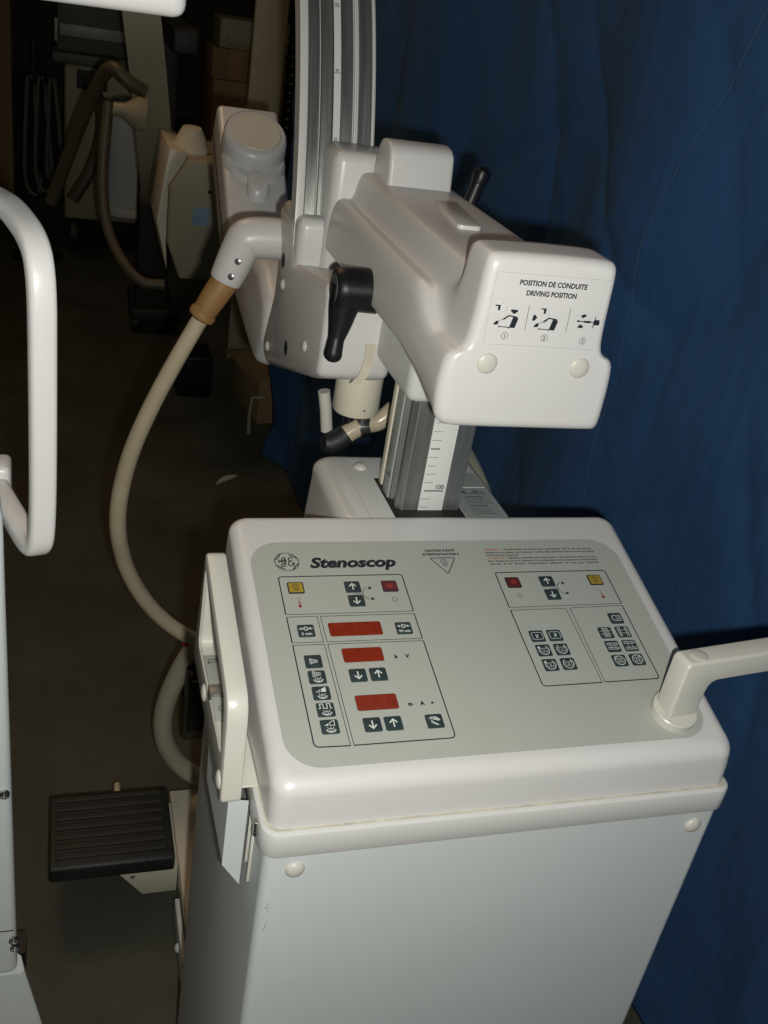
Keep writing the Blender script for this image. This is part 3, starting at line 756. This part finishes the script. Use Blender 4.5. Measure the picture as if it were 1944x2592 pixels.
for pts in ([(27, 78.2), (31, 78.6)], [(26, 69), (30, 69.2)]):
    b = MB(); b.T = GF; b.stroke(P3(pts), .0003); b.build('ghost_print', 'greyink', arm)

# swivel block between cover and C rail
b = MB(); b.box((-.083, .262, 1.15), (.012, .345, 1.318), .014, 5); b.box((-.03, .25, 1.30), (-.005, .30, 1.3215), .004)
b.build('swivel_block', 'whitegloss', ma)

# ------- C-arm arc
CY, CZ, CR = .98, 1.07, .70
def arcp(th, r): return (CY - r * math.cos(th), CZ + r * math.sin(th))
def arc_sweep(b, section, th0, th1, n=64):
    """section: list of (x, dr) with dr outwards from radius CR"""
    rings = []
    for i in range(n + 1):
        th = R(th0 + (th1 - th0) * i / n)
        rings.append([(x, *arcp(th, CR + dr)) for x, dr in section])
    b.loft(rings)
    return b
XL, XR = -.113, -.021
b = MB(); arc_sweep(b, [(XL, -.026), (XL, -.001), (XL + .006, 0), (XL + .0095, -.001), (XL + .0095, -.006), (XR - .004, -.006), (XR - .004, -.001), (XR - .002, 0), (XR, -.001), (XR, -.026)], 0, 72)
carm = recalc(b.build('c_arm', 'whitegloss', ma, angle=30))
def strip(name, x0, x1, d0, d1, m, rnd=.0008):
    b = MB(); arc_sweep(b, [(x0, d0), (x0, d1 - rnd), (x0 + rnd, d1), (x1 - rnd, d1), (x1, d1 - rnd), (x1, d0)], 3, 70)
    return recalc(b.build(name, m, carm, angle=30))
strip('rail', XL + .0098, XL + .0235, -.0062, -.0005, 'metal')
strip('rail', XL + .0255, XL + .0395, -.0062, -.0025, 'metal_dull')
strip('rail', XL + .0505, XL + .0650, -.0062, -.0030, 'metal_dull')
strip('rail', XL + .0665, XL + .0690, -.0062, -.0010, 'scale')
strip('rail', XL + .0720, XR - .0045, -.0062, -.0010, 'metal')
strip('groove', XL + .0396, XL + .0415, -.0062, -.0055, 'dark', .0002)
sc_ = strip('arc_scale', XL + .0416, XL + .0500, -.0062, -.0044, 'scale', .0002)
for k in range(8):
    b = MB(); th = R(14.3 + k * 6.5); 
    y, z = arcp(th, CR - .0040)
    b.T = frame((0, y, z), (1, 0, 0), (0, math.sin(th), math.cos(th)))
    b.text(str(60 - 10 * k) if k < 6 else '0', XL + .0430, .0012, .0032, .0045, bold=.01); b.stroke([(XL + .0418, 0), (XL + .0498, 0)], .0006)
    b.build('scale_mark', 'ink', sc_)
b = MB(); y, z = arcp(R(11.5), CR); b.box((XL + .020, y - .012, z - .004), (XL + .046, y + .006, z + .004), .001, rot=Matrix.Rotation(R(-12), 3, 'X')); b.build('end_stop', 'cream', carm)

# ------- carriage
b = MB()
cp = [(.395, 1.225), (.352, 1.172), (.364, 1.120), (.412, 1.045), (.414, 1.032), (.400, 1.018), (.370, 1.016), (.135, 1.094), (.103, 1.108), (.099, 1.13), (.099, 1.20), (.112, 1.212), (.28, 1.180), (.30, 1.225)]
b.prism(cp, 'X', -.1145, -.032, .009, 4)
car = b.build('carriage', 'whitegloss', ma)
b = MB(); b.box((-.1125, .275, 1.165), (-.020, .385, 1.236), .012, 5); b.build('carriage_block', 'white', car)
for y, z in ((.307, 1.143), (.362, 1.041), (.158, 1.118)):
    b = MB(); b.dome((-.1145, y + .012, z), (-1, 0, 0), .0068, .004); b.build('screw_cap', 'cap', car)
for y, z in ((.253, 1.080), (.320, 1.170)):
    b = MB(); b.T = frame((-.1148, y + .012, z), (0, -1, 0), (0, 0, 1)); b.circ(0, 0, .0095, n=20, k=1); b.build('screw_hole', 'dark', car)
b = MB(); b.T = frame((0, .0985, 0), (1, 0, 0), (0, 0, 1)); b.T = b.T
b.loft([[(x, .0975 - .0 * t, z) for x, z in ()] for t in ()] ) if False else None
pts = chaikin([Vector((-.0605, 0, 1.150)), Vector((-.0600, 0, 1.135)), Vector((-.0625, 0, 1.115)), Vector((-.072, 0, 1.104))], 2)
b.T = Matrix.Identity(4)
b.loft([[(p.x - .0055, .0975, p.z), (p.x + .0055, .0975, p.z), (p.x + .0055, .0992, p.z), (p.x - .0055, .0992, p.z)] for p in pts])
recalc(b.build('tape_strip', 'grit', car))
b = MB(); b.cyl((-.048, .158, 1.100), (-.048, .158, 1.046), .0275, bev=.004); sl = b.build('lower_sleeve', 'cream', car)
b = MB(); b.dome((-.046, .1312, 1.058), (0, -1, 0), .0022, .0006, 12); b.build('set_screw', 'dark', sl)
b = MB(); b.cyl((-.048, .175, 1.050), (-.048, .175, 1.00), .008); b.build('spindle', 'black', car)
# pipes and clamp beneath
b = MB(); b.tube(chaikin([Vector(p) for p in ((.005, .17, 1.045), (-.012, .17, 1.026), (-.030, .170, 1.024), (-.046, .168, 1.015), (-.060, .166, 1.003))], 2), .0115, 18); b.build('cable_stub', 'hose', ma)
b = MB(); b.tube([(-.052, .167, 1.010), (-.060, .165, 1.004), (-.072, .163, .9995), (-.080, .162, 1.0)], lambda t: .0135 if t < .6 else .0135 - .008 * (t - .6), 18); b.build('cable_boot', 'rubber', ma)
b = MB(); b.lathe((-.033, .1695, 1.022), (1, .05, .35), [(-.006, .0140), (-.006, .0155), (.006, .0155), (.006, .0140)], 24); b.box((-.041, .150, 1.03), (-.030, .152, 1.052), .0005); b.build('hose_clamp', 'chrome', ma)
b = MB(); b.tube([(-.077, .20, 1.052), (-.072, .20, 1.03), (-.067, .20, 1.00)], .0075, 14); b.build('short_pipe', 'handle', ma)

# lock lever on the left
lv = MB()
lv.lathe((-.1145, .078, 1.2150), (1, 0, 0), [(0, .017), (0, .0190), (.003, .0215), (.010, .0222), (.030, .0226), (.044, .0232), (.047, .0215)], 36)
lever = lv.build('lock_lever', 'black', ma)
b = MB()
pth = chaikin([Vector(p) for p in ((-.0985, .077, 1.216), (-.1030, .075, 1.198), (-.1050, .072, 1.180), (-.1085, .068, 1.164), (-.1105, .064, 1.149))], 3)
b.tube(pth, lambda t: .0205 - .0120 * min(1, t * 1.45) ** 1.1 + .0012 * max(0, (t - .7) / .3), 20)
b.lathe(pth[-1], (pth[-1] - pth[-2]), [(0, .0092), (.003, .0088), (.0055, .0068), (.0072, .004), (.0078, .0001)], 20)
b.build('lever_arm', 'black', lever)
b = MB(); b.lathe((-.1150, .078, 1.2150), (-1, 0, 0), [(0, .0150), (.0008, .0150)], 30); b.build('lever_cap', 'gbox', lever)
# lever on the far right side
b = MB(); b.tube([(.040, .165, 1.262), (.0475, .167, 1.285), (.056, .1695, 1.315)], .0085, 18)
b.lathe((.056, .1695, 1.315), (.008, .0025, .03), [(0, .0086), (.008, .0105), (.014, .0098), (.018, .006), (.0195, .0001)], 20)
b.build('release_lever', 'black', ma)

# ------- elbow conduit, strain relief, hoses
b = MB()
ep = chaikin([Vector(p) for p in ((-.085, .385, 1.182), (-.150, .388, 1.182), (-.158, .388, 1.170), (-.176, .388, 1.122))], 3)
b.tube(ep, lambda t: .0262 - .0060 * max(0, (t - .45) / .55), 28)
el = b.build('elbow_conduit', 'whitegloss', ma)
for dz in (.155, .135):
    p = Vector((-.164 - (1.16 - dz - 1) * .35, .3635, dz + 1.0)); b = MB(); b.dome(p, (-.35, -.9, .1), .0042, .0008, 14); b.build('screw', 'chrome', el)
b = MB()
d0 = Vector((-.176, .388, 1.122)); dd = Vector((-.030, .0, -.054)).normalized()
b.lathe(d0 - dd * .002, dd, [(0, .0172), (.004, .0180), (.030, .0172), (.050, .0158), (.0515, .0178), (.056, .0184), (.060, .0172), (.061, .014), (.064, .010)], 28)
b.build('strain_relief', 'orange', ma)
hp_ = [(-.200, .388, 1.078), (-.232, .39, 1.010), (-.262, .400, .935), (-.287, .42, .850), (-.300, .435, .760), (-.296, .45, .690), (-.276, .475, .608), (-.235, .49, .530), (-.180, .50, .470), (-.11, .50, .435), (-.05, .48, .42)]
b = MB(); b.tube(chaikin(hp_, 3), lambda t: .0108 + .0018 * min(1, t * 2.5), 20); b.build('hose', 'hose', ma)
b = MB(); b.tube(chaikin([(-.06, .46, .50), (-.120, .50, .490), (-.165, .52, .425), (-.200, .53, .31), (-.205, .53, .235), (-.185, .53, .170), (-.140, .53, .115), (-.08, .52, .10)], 3), .0176, 20); b.build('hose', 'hose_grey', ma)
b = MB(); b.tube(chaikin([(.06, .20, 1.03), (.115, .24, .985), (.165, .28, .93), (.205, .30, .875), (.245, .30, .80), (.255, .25, .70), (.22, .1, .60)], 3), .0105, 18); b.build('hose', 'hose_grey', ma)
b = MB(); b.prism([(.45, .41), (.53, .40), (.56, .33), (.53, .24), (.50, .235), (.45, .30)], 'X', -.172, -.10, .006, 2); b.box((-.1745, .47, .325), (-.171, .54, .331), .001); b.build('plug_block', 'black', ma)
b = MB(); b.cyl((-.168, .50, .455), (-.18, .49, .462), .006, bev=.001); b.build('red_plug', 'red', ma)

# ------- X-ray tube head at the lower end of the arc (tilted box with round cap)
tp = Vector((-.071, .70, 1.098)); vv = Vector((0, .25, .165)).normalized()
TF = frame(tp, (1, 0, 0), vv)
b = MB(); b.T = TF
b.box((-.053, -.005, -.095), (.053, .300, 0), .009, 4)
th = b.build('tube_head', 'white', ma)
b = MB(); b.T = TF
def bl(k): return [( .054 * 1.0 * k * math.cos(R(a)), .200 + .054 * k * math.sin(R(a))) for a in range(0, 360, 10)]
b.loft([[(p[0], p[1] - (1 - t) * .006, h) for p in bl(k)] for (k, h, t) in ((1.0, -.004, 0), (1.0, .004, 0), (.985, .026, .6), (.96, .032, .8), (.90, .0355, 1), (.78, .036, 1))])
capo = b.build('collimator_cap', 'white', th)
b = MB(); b.T = TF
b.loft([[(p[0], p[1], h) for p in bl(k)] for (k, h) in ((.76, .034), (.76, .0375), (.74, .0385))])
b.build('collimator_disc', 'cream', capo)
b = MB(); b.T = TF
b.loft([[(p[0] * .34 + 0, (p[1] - .2) * .34 + y0, h) for p in bl(1)] for (y0, h) in ((.098, -.004), (.100, .004), (.108, .014), (.114, .018))])
b.loft([[(.054 * k * math.cos(R(a)), .176 + .060 * k * math.sin(R(a)), h) for a in range(0, 360, 10)] for (k, h) in ((1.0, -.002), (.97, .004), (.9, .009))])
b.build('boss', 'white', th)
b = MB(); b.T = TF; b.box((-.0545, .0, -.055), (-.0525, .29, -.052)); b.build('case_seam', 'dark', th)
b = MB()
b.prism([(.40, 1.09), (.40, 1.03), (.44, .985), (.50, .99), (.71, 1.02), (.72, 1.10), (.60, 1.12), (.47, 1.12)], 'X', -.118, -.030, .018, 5)
b.build('tube_casing', 'whitegloss', ma)

# ------- left side handle (bent flat bar loop) and its bracket
def loop(b, pts_o, pts_i, x0, x1):
    n = len(pts_o)
    rings = []
    for x, sh in ((x0 + .0025, .0018), (x0, .0), (x1, .0), (x1 - .0, .0)): pass
    def ring(pts, x): return [(x, p[0], p[1]) for p in pts]
    e = .0025
    oo = ring(pts_o, 0)
    co = Vector((sum(p[0] for p in pts_o) / n, sum(p[1] for p in pts_o) / n))
    def sh(pts, d):
        out = []
        m_ = len(pts)
        for i in range(m_):
            a = Vector(pts[i - 1]); c = Vector(pts[i]); f = Vector(pts[(i + 1) % m_])
            t = (f - a)
            t = t.normalized() if t.length > 1e-9 else Vector((1, 0)); nn = Vector((-t.y, t.x))
            if nn.dot(co - c) < 0: nn = -nn
            out.append(tuple(c + nn * d))
        return out
    R_ = [ring(sh(pts_i, -e), x0), ring(sh(pts_o, e), x0), ring(sh(pts_o, e * .3), x0 + e * .3), ring(pts_o, x0 + e), ring(pts_o, x1 - e), ring(sh(pts_o, e * .3), x1 - e * .3), ring(sh(pts_o, e), x1), ring(sh(pts_i, -e), x1), ring(pts_i, x1 - e), ring(pts_i, x0 + e), ring(sh(pts_i, -e), x0)]
    b.loft(R_, False, False)
def rpoly(pts, r, n=5):
    out = []; m_ = len(pts)
    for i in range(m_):
        a, c, d = Vector(pts[i - 1]), Vector(pts[i]), Vector(pts[(i + 1) % m_])
        rr_ = r[i] if isinstance(r, (list, tuple)) else r
        if rr_ <= 0: out.append(tuple(c)); continue
        p0 = c + (a - c).normalized() * rr_; p1 = c + (d - c).normalized() * rr_
        for k in range(n + 1): t = k / n; out.append(tuple((1 - t) ** 2 * p0 + 2 * t * (1 - t) * c + t * t * p1))
    return out
HO = [(-.098, 1.0165), (-.268, .9755), (-.277, .874), (-.072, .874)]
HI = [(-.108, .9985), (-.250, .9640), (-.257, .914), (-.101, .9105)]
b = MB(); loop(b, rpoly(HO, [.012, .020, .006, .012]), rpoly(HI, [.006, .012, .006, .010]), -.2515, -.2335)
sh_ = recalc(b.build('side_handle', 'handle', ma, angle=40))
b = MB(); b.box((-.2500, -.218, .9118), (-.2352, -.125, .9138), .0003); lb2 = b.build('brake_label', 'label', sh_)
b = MB(); b.T = frame((0, 0, .9142), (1, 0, 0), (0, 1, 0))
for v, s in ((-.128 - .004, 1), (-.136, -1)):
    b.stroke([(-.2475, v), (-.2378, v)], .0007); e_ = -.2378 if s > 0 else -.2475
    b.stroke([(e_ - s * .0022, v + .0022), (e_, v), (e_ - s * .0022, v - .0022)], .0007)
b.circ(-.2415, -.202, .0038, .0007, a0=70, a1=290); b.stroke([(-.2395, -.2035), (-.2405, -.2056), (-.2425, -.205)], .0007)
b.build('label_print', 'ink', lb2)
b = MB(); b.box((-.2515, -.186, .906), (-.2355, -.172, .9175), .0012, 2); b.build('brake_latch', 'metal_dull', sh_)
for y, z in ((-.155, .894), (-.262, .889)):
    b = MB(); b.dome((-.2515, y, z), (-1, 0, 0), .0085, .0030); b.build('screw_cap', 'handle', sh_)
b = MB()
b.loft([[(-.243, y_, .884), (-.243, y_, .794), (-.2255, y_, .766), (-.2255, y_, .868), (-.236, y_, .870), (-.236, y_, .884)] for y_ in (-.2700, -.2685)])
b.prism([(-.2695, .884), (-.2695, .797), (-.162, .792), (-.146, .884)], 'X', -.2432, -.2416, .0004, 1)
recalc(b.build('side_bracket', 'sheet', ma))
b = MB(); b.box((-.2425, -.272, .8862), (-.2192, -.06, .8882), .0008); b.build('bracket_shelf', 'handle', ma)

# ------- push handle at the right corner
b = MB(); b.T = Matrix.Translation((.166, -.276, 0))
z0 = pz(-.276)
b.lathe((0, 0, z0 - .002), (0, -math.sin(TA), math.cos(TA)), [(0, .0215), (.0106, .0215), (.0114, .0207), (.0115, .017)], 36)
b.build('handle_boss', 'handle', ma)
px, py, zt = .166, -.276, 1.0065
TH = Matrix.Translation((px, py, 0)) @ Matrix.Rotation(R(6), 4, 'Z')
b = MB(); b.T = TH
hpoly = rpoly([(-.0150, z0 + .006), (-.0135, zt), (.175, zt + .004), (.175, zt - .021), (.0200, zt - .0235), (.0165, z0 + .006)], [0, .006, 0, 0, .010, 0], 4)
b.prism(hpoly, 'Y', -.0125, .0105, .0032, 3)
hb = recalc(b.build('push_handle', 'handle', ma, angle=30))
b = MB(); b.T = TH; b.tube([(.172, 0, zt - .010), (.182, 0, zt - .010), (.188, 0, zt - .02), (.188, 0, zt - .08)], .011, 14); b.build('handle_end', 'handle', hb)
b = MB(); b.T = TH; b.dome((.006, -.001, zt + .0002), (0, 0, 1), .0088, .0014); b.build('screw_cap', 'cap', hb)

# ------- black ribbed foot pedal with white bracket
b = MB()
b.prism([(.330, .104), (.322, .106), (.319, .118), (.320, .136), (.328, .141), (.482, .141), (.489, .136), (.491, .104)], 'X', -.398, -.194, .004, 3)
ped = b.build('foot_pedal', 'rubber', ma)
b = MB()
for k in range(7):
    y = .337 + k * .0212
    b.box((-.388, y, .1405), (-.206, y + .014, .1430), .0010, 2)
    b.box((-.386, y + .0030, .1425), (-.208, y + .0110, .1436), .0003, 1)
b.build('tread', 'rubber', ped)
b = MB(); b.prism([(-.292, .103), (-.186, .103), (-.186, .037), (-.244, .037)], 'Y', .336, .340, .0008, 2); b.box((-.30, .339, .092), (-.186, .48, .103), .001)
br = b.build('pedal_bracket', 'cream', ma)
b = MB(); b.dome((-.262, .3358, .084), (0, -1, 0), .004, .002, 12); b.build('screw', 'chrome', br)
b = MB(); b.cyl((-.281, .488, .118), (-.281, .520, .122), .006, bev=.001); b.build('pedal_pin', 'hose', ped)

# ================================================================== LEFT CART (near)
lc = thing('monitor_cart', 'white monitor cart at the left edge, with a long vertical handle', 'cart', (-.6, .05, 0))
b = MB(); b.prism([(-.78, -.105), (-.424, -.105), (-.462, .25), (-.78, .25)], 'Z', .46, 1.06, .010, 4); b.build('cart_body', 'sheet', lc)
sk = [(-.78, .459), (-.426, .459), (-.424, .45), (-.4225, .50), (-.400, .357), (-.372, .12), (-.78, .12)]
sk = [(-.78, .459), (-.4235, .459), (-.418, .459), (-.400, .357), (-.372, .12), (-.78, .12)]
b = MB(); b.loft([[(x - (d if x > -.7 else 0), y, z) for x, z in sk] for y, d in ((-.103, .003), (-.100, 0), (-.08, .004), (-.055, .03))]); recalc(b.build('cart_skirt', 'sheet', lc, angle=25))
b = MB(); b.box((-.78, -.05, .12), (-.50, .24, .46), .01); b.build('cart_base', 'sheet', lc)
b = MB(); b.box((-.80, .10, 1.06), (-.60, .22, 1.45), .01); b.build('cart_post', 'sheet', lc)
b = MB(); b.box((-.84, -.02, 1.4405), (-.287, .26, 1.60), .010, 4, rot=Matrix.Rotation(R(-1.0), 3, 'Y')); b.build('monitor_shelf', 'whitegloss', lc)
for sx in (-.74, -.45):
    for yy in (-.05, .2):
        b = MB(); b.cyl((sx - .015, yy, .05), (sx + .015, yy, .05), .05, bev=.004); b.box((sx - .02, yy - .02, .09), (sx + .02, yy + .02, .125)); b.build('castor', 'rubber', lc)
# handle: upright bar, both ends turned back to the body
b = MB()
def bar(b, path, w, h_, r=.004):
    P = [Vector(p) for p in path]; rings = []
    side = Vector((.80, .60, 0)).normalized()      # bar's broad face looks at the photographer's right
    side = Vector((1, 0.25, 0)).normalized()
    for i, p in enumerate(P):
        d = (P[min(i + 1, len(P) - 1)] - P[max(i - 1, 0)]).normalized()
        hdir = Vector((-.35, 1, 0)).normalized()
        nrm = d.cross(side).normalized() if abs(d.dot(side)) < .95 else Vector((0, 0, 1))
        rings.append([p + side * q[0] + nrm * q[1] for q in rrect(-w / 2, -h_ / 2, w / 2, h_ / 2, r, 3)])
    b.loft(rings)
hpth = [Vector(p) for p in ((-.455, .06, 1.289), (-.425, 0, 1.291), (-.413, -.030, 1.291), (-.396, -.088, 1.284), (-.3915, -.105, 1.258), (-.3915, -.105, 1.20), (-.392, -.105, 1.10), (-.393, -.105, 1.050), (-.395, -.104, 1.025), (-.402, -.092, 1.0165), (-.416, -.05, 1.0165), (-.440, .03, 1.0155))]
hp2 = chaikin(hpth, 2)
bar(b, hp2, .021, .017, .005)
recalc(b.build('cart_handle', 'whitegloss', lc, angle=40))
b = MB(); b.box((-.49, .02, .99), (-.424, .055, 1.035), .006); b.box((-.49, .045, 1.275), (-.445, .075, 1.315), .006); b.box((-.49, .02, 1.0), (-.465, .07, 1.315), .006); b.build('handle_mount', 'whitegloss', lc)
for x, z in ((-.4315, .738), (-.4275, .520), (-.4265, .508)):
    b = MB(); b.lathe((x, -.105, z), (0, -1, 0), [(0, .0052), (.003, .0052), (.0035, .0035), (.0015, .0032), (.0012, .0001)], 18); b.build('bolt', 'chrome', lc)
b = MB(); b.box((-.50, -.1062, .5355), (-.4275, -.1052, .5362)); b.build('panel_seam', 'dark', lc)

# ================================================================== SECOND C-ARM BEHIND (dim)
m2 = thing('rear_x_ray_arm', 'dim cream X-ray arm with faceted head and conical cap, behind the white elbow', 'medical machine', (.06, 2.1, 0))
b = MB()
zb, zt_ = .70, 1.045
b.prism([(-.045, .745), (-.005, .640), (.155, .645), (.150, .98), (-.000, .975), (-.045, .90)], 'Y', 1.98, 2.30, .010, 3)
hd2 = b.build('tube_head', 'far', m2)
b = MB(); b.prism([(-.075, .80), (-.040, .66), (-.046, .745), (-.046, .90), (-.001, .975), (-.001, .99), (-.05, 1.0), (-.06, .93)], 'Y', 1.99, 2.34, .004, 2); b.build('side_casing', 'cream', m2)
b = MB(); b.lathe((.020, 2.10, .975), (0, -.1, 1), [(0, .056), (.012, .056), (.02, .050), (.058, .032), (.068, .026), (.070, .0001)], 32); b.build('cone_cap', 'cream', m2)
b = MB(); b.dome((.065, 1.979, .895), (0, -1, 0), .006, .003, 14); b.build('screw', 'dark', m2)
b = MB(); b.box((.022, 1.9775, .80), (.068, 1.979, .850)); b.box((.025, 1.9760, .826), (.065, 1.9776, .846)); b.box((.032, 1.9760, .803), (.062, 1.9776, .822)); b.build('rating_label', 'bluelabel', m2)
# its own curved arm rising on the left
b = MB(); rings = []
for i in range(40):
    th = R(-80 + 140 * i / 39); y = 2.85 - .62 * math.cos(th); z = 1.28 + .62 * math.sin(th)
    y2 = 2.85 - .57 * math.cos(th); z2 = 1.28 + .57 * math.sin(th)
    xo = -.045 + .16 * (1.08 - z)
    rings.append([(-.090 + xo, y, z), (.014 + xo, y, z), (.014 + xo, y2, z2), (-.090 + xo, y2, z2)])
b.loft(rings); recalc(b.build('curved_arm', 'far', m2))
b = MB(); b.tube(chaikin([(-.10, 2.25, 1.10), (-.15, 2.24, 1.12), (-.19, 2.25, 1.16), (-.22, 2.3, 1.12), (-.27, 2.4, .98), (-.34, 2.5, .76), (-.36, 2.52, .70)], 3), .020, 12); b.build('cable', 'shaded_hose', m2)
b = MB(); b.tube(chaikin([(-.20, 2.25, 1.06), (-.22, 2.2, .85), (-.20, 2.15, .70), (-.12, 2.05, .60), (-.04, 2.05, .60)], 3), .016, 12); b.build('cable', 'shaded_hose', m2)
b = MB(); b.lathe((-.10, 2.22, 1.04), (-1, 0, .1), [(0, .045), (.02, .048), (.035, .040), (.06, .022), (.09, .018)], 20); b.build('cable_socket', 'far', m2)
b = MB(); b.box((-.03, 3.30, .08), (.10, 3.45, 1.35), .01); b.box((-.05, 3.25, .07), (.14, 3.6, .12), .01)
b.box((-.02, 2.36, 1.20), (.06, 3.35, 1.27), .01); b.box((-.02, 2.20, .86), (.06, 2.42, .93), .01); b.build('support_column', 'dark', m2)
for sx in (-.03, .12):
    for yy in (3.32, 3.54):
        b = MB(); b.cyl((sx - .015, yy, .04), (sx + .015, yy, .04), .04, bev=.004); b.build('castor', 'rubber', m2)
m2.location.x -= .05

# generator cabinet far behind
gc = thing('generator_cabinet', 'dim cream steel cabinet with curved front panel, far behind on the left', 'cabinet', (-.13, 4.6, 0))
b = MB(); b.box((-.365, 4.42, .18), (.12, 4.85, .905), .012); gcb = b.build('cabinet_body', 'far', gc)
b = MB(); b.box((-.17, 4.405, .22), (.10, 4.425, .80), .06, 5); b.build('front_panel', 'sheet', gc)
b = MB(); b.box((-.31, 4.412, .80), (-.17, 4.422, .885), .004); b.build('socket_plate', 'dark', gc)
b = MB(); b.tube(chaikin([(-.25, 4.41, .85), (-.22, 4.30, .80), (-.19, 4.2, .68), (-.24, 4.1, .50), (-.33, 4.1, .35)], 3), .03, 10); b.build('cable', 'shaded_hose', gc)
for sx in (-.32, .08):
    for yy in (4.5, 4.8):
        b = MB(); b.cyl((sx - .02, yy, .09), (sx + .02, yy, .09), .09, bev=.005); b.build('castor', 'rubber', gc)
# equipment stacked on it
ep_ = thing('equipment_case', 'dark grey electronics case standing on the far cream cabinet', 'case', (-.12, 4.6, .906))
b = MB(); b.box((-.42, 4.40, .906), (.12, 4.8, .95), .004); b.build('tray', 'gbox', ep_)
b = MB(); b.box((-.40, 4.45, .95), (-.06, 4.8, 1.40), .01); b.build('case', 'gbox', ep_)
b = MB(); b.box((-.41, 4.44, .99), (-.395, 4.452, 1.09), .002); b.box((-.385, 4.443, 1.02), (-.08, 4.451, 1.07), .001); b.build('trim', 'label', ep_)
b = MB(); b.cyl((.03, 4.6, .95), (.03, 4.6, 1.40), .075, bev=.006); b.build('canister', 'gbox', ep_)

# coiled cables hanging on a stand at the far left
cb = thing('cable_bundle', 'bundle of tangled dark cables hanging left of the far cream cabinet', 'cables', (-.50, 4.3, 0))
b = MB(); b.cyl((-.50, 4.32, 0), (-.50, 4.32, 1.0), .012); b.cyl((-.50, 4.32, 0), (-.50, 4.32, .02), .12); b.cyl((-.56, 4.32, .84), (-.42, 4.30, .84), .010); b.build('stand', 'dark', cb)
random.seed(11)
for k in range(6):
    x0 = -.55 + k * .024; zz_ = .30 + .03 * random.random() + .02 * k
    b = MB(); b.tube(chaikin([(x0, 4.27, .85), (x0 - .03 * random.random(), 4.24, .6), (x0 - .02, 4.24, zz_ + .02), (x0 + .03, 4.24, zz_ - .04), (x0 + .06, 4.25, zz_ + .04), (x0 + .045, 4.25, .6), (x0 + .02, 4.27, .85)], 3), .010, 8)
    b.build('cable', 'gbox' if k % 2 else 'black', cb)

# cartons stacked at the back
def carton(lo, hi, label, rz=0., m='box'):
    c = Vector(((lo[0] + hi[0]) / 2, (lo[1] + hi[1]) / 2, lo[2]))
    t = thing('cardboard_box', label, 'box', c, 'cardboard boxes stacked at the back')
    b = MB(); b.T = Matrix.Translation(c) @ Matrix.Rotation(rz, 4, 'Z') @ Matrix.Translation(-c)
    b.box(lo, hi, .006, 2); b.build('carton', m, t)
    b = MB(); b.T = Matrix.Translation(c) @ Matrix.Rotation(rz, 4, 'Z') @ Matrix.Translation(-c)
    xm = (lo[0] + hi[0]) / 2; b.box((xm - .03, lo[1] - .0015, lo[2] + .01), (xm + .03, hi[1] + .0015, hi[2] + .0015)); b.build('tape', 'orange', t)
carton((.30, 4.3, 0), (.92, 4.8, .42), 'bottom cardboard box of the stack behind the rear X-ray arm')
carton((.32, 4.32, .421), (.88, 4.75, .93), 'tall brown cardboard box in the middle of the far stack')
carton((.31, 4.34, .931), (.53, 4.7, 1.07), 'small cardboard box on the left, on top of the far stack')
carton((.54, 4.34, .931), (.84, 4.7, 1.06), 'flat cardboard box on the right, on top of the far stack')
carton((-1.3, 4.9, 0), (-.62, 5.5, 1.15), 'big brown cardboard box at the upper left edge, far back')
# pale board and black corrugated pipe leaning by the drape
lb_ = MB(); lb_.box((.28, 3.05, 0), (.40, 3.08, 2.2), .004); o = lb_.build('leaning_board', 'far', loc=(.34, 3.06, 0)); tag(o, 'narrow pale board standing upright behind the metal rails, beside a black pipe', 'board')
lb_ = MB(); lb_.cyl((.45, 3.1, 0), (.45, 3.1, 2.2), .03)
for k in range(70): lb_.lathe((.45, 3.1, .02 + k * .031), (0, 0, 1), [(0, .030), (.008, .036), (.016, .030)], 14)
o = lb_.build('corrugated_pipe', 'black', loc=(.45, 3.1, 0)); tag(o, 'black corrugated pipe standing upright beside the pale board', 'pipe')

# grey device with papers on the far stack
o = MB(); o.box((.34, 4.36, 1.071), (.80, 4.68, 1.20), .006); o.box((.38, 4.352, 1.09), (.62, 4.362, 1.17), .002)
o = o.build('shelf_device', 'far', loc=(.57, 4.5, 1.071)); tag(o, 'pale grey device lying on the small boxes of the far stack', 'device')

# small carton and pipe on the floor by the drape's far end
t = thing('floor_carton', 'open cardboard box on the floor at the far end of the blue drape', 'box', (.36, 2.55, 0))
b = MB(); b.T = Matrix.Translation((.285, 2.45, 0)) @ Matrix.Rotation(R(10), 4, 'Z')
b.box((.0, -.06, 0), (.15, .25, .17), .004, 2); b.box((-.03, -.06, .166), (0, .25, .170)); b.build('carton', 'box', t)
o = MB(); o.box((.03, 2.62, 0), (.16, 2.78, .16), .01); o = o.build('black_case', 'black', loc=(.1, 2.7, 0)); tag(o, 'small black case on the floor left of the open cardboard box', 'case')
o = MB(); o.tube([(.255, 2.31, 0), (.250, 2.30, .08), (.256, 2.31, .14), (.30, 2.30, .145)], .007, 10); o = o.build('white_pipe', 'far', loc=(.255, 2.31, 0)); tag(o, 'thin white bent pipe beside the cardboard box on the floor', 'pipe')
# scrap of paper on the floor
o = MB(); o.T = Matrix.Translation((.128, 1.945, .002))
pp_ = [(-.05, -.03), (-.02, -.012), (.0, .0), (.035, .02), (.05, .035), (.02, .03), (-.005, .022), (-.03, .0)]
o.loft([[(p[0] * .8, p[1], 0) for p in pp_], [(p[0] * .8, p[1], .002) for p in pp_], [(p[0] * .7, p[1] * .8 + .002, .008) for p in pp_]])
o = o.build('paper_scrap', 'paper', loc=(.128, 1.945, .002)); tag(o, 'small torn scrap of pale paper lying on the dark floor', 'scrap')
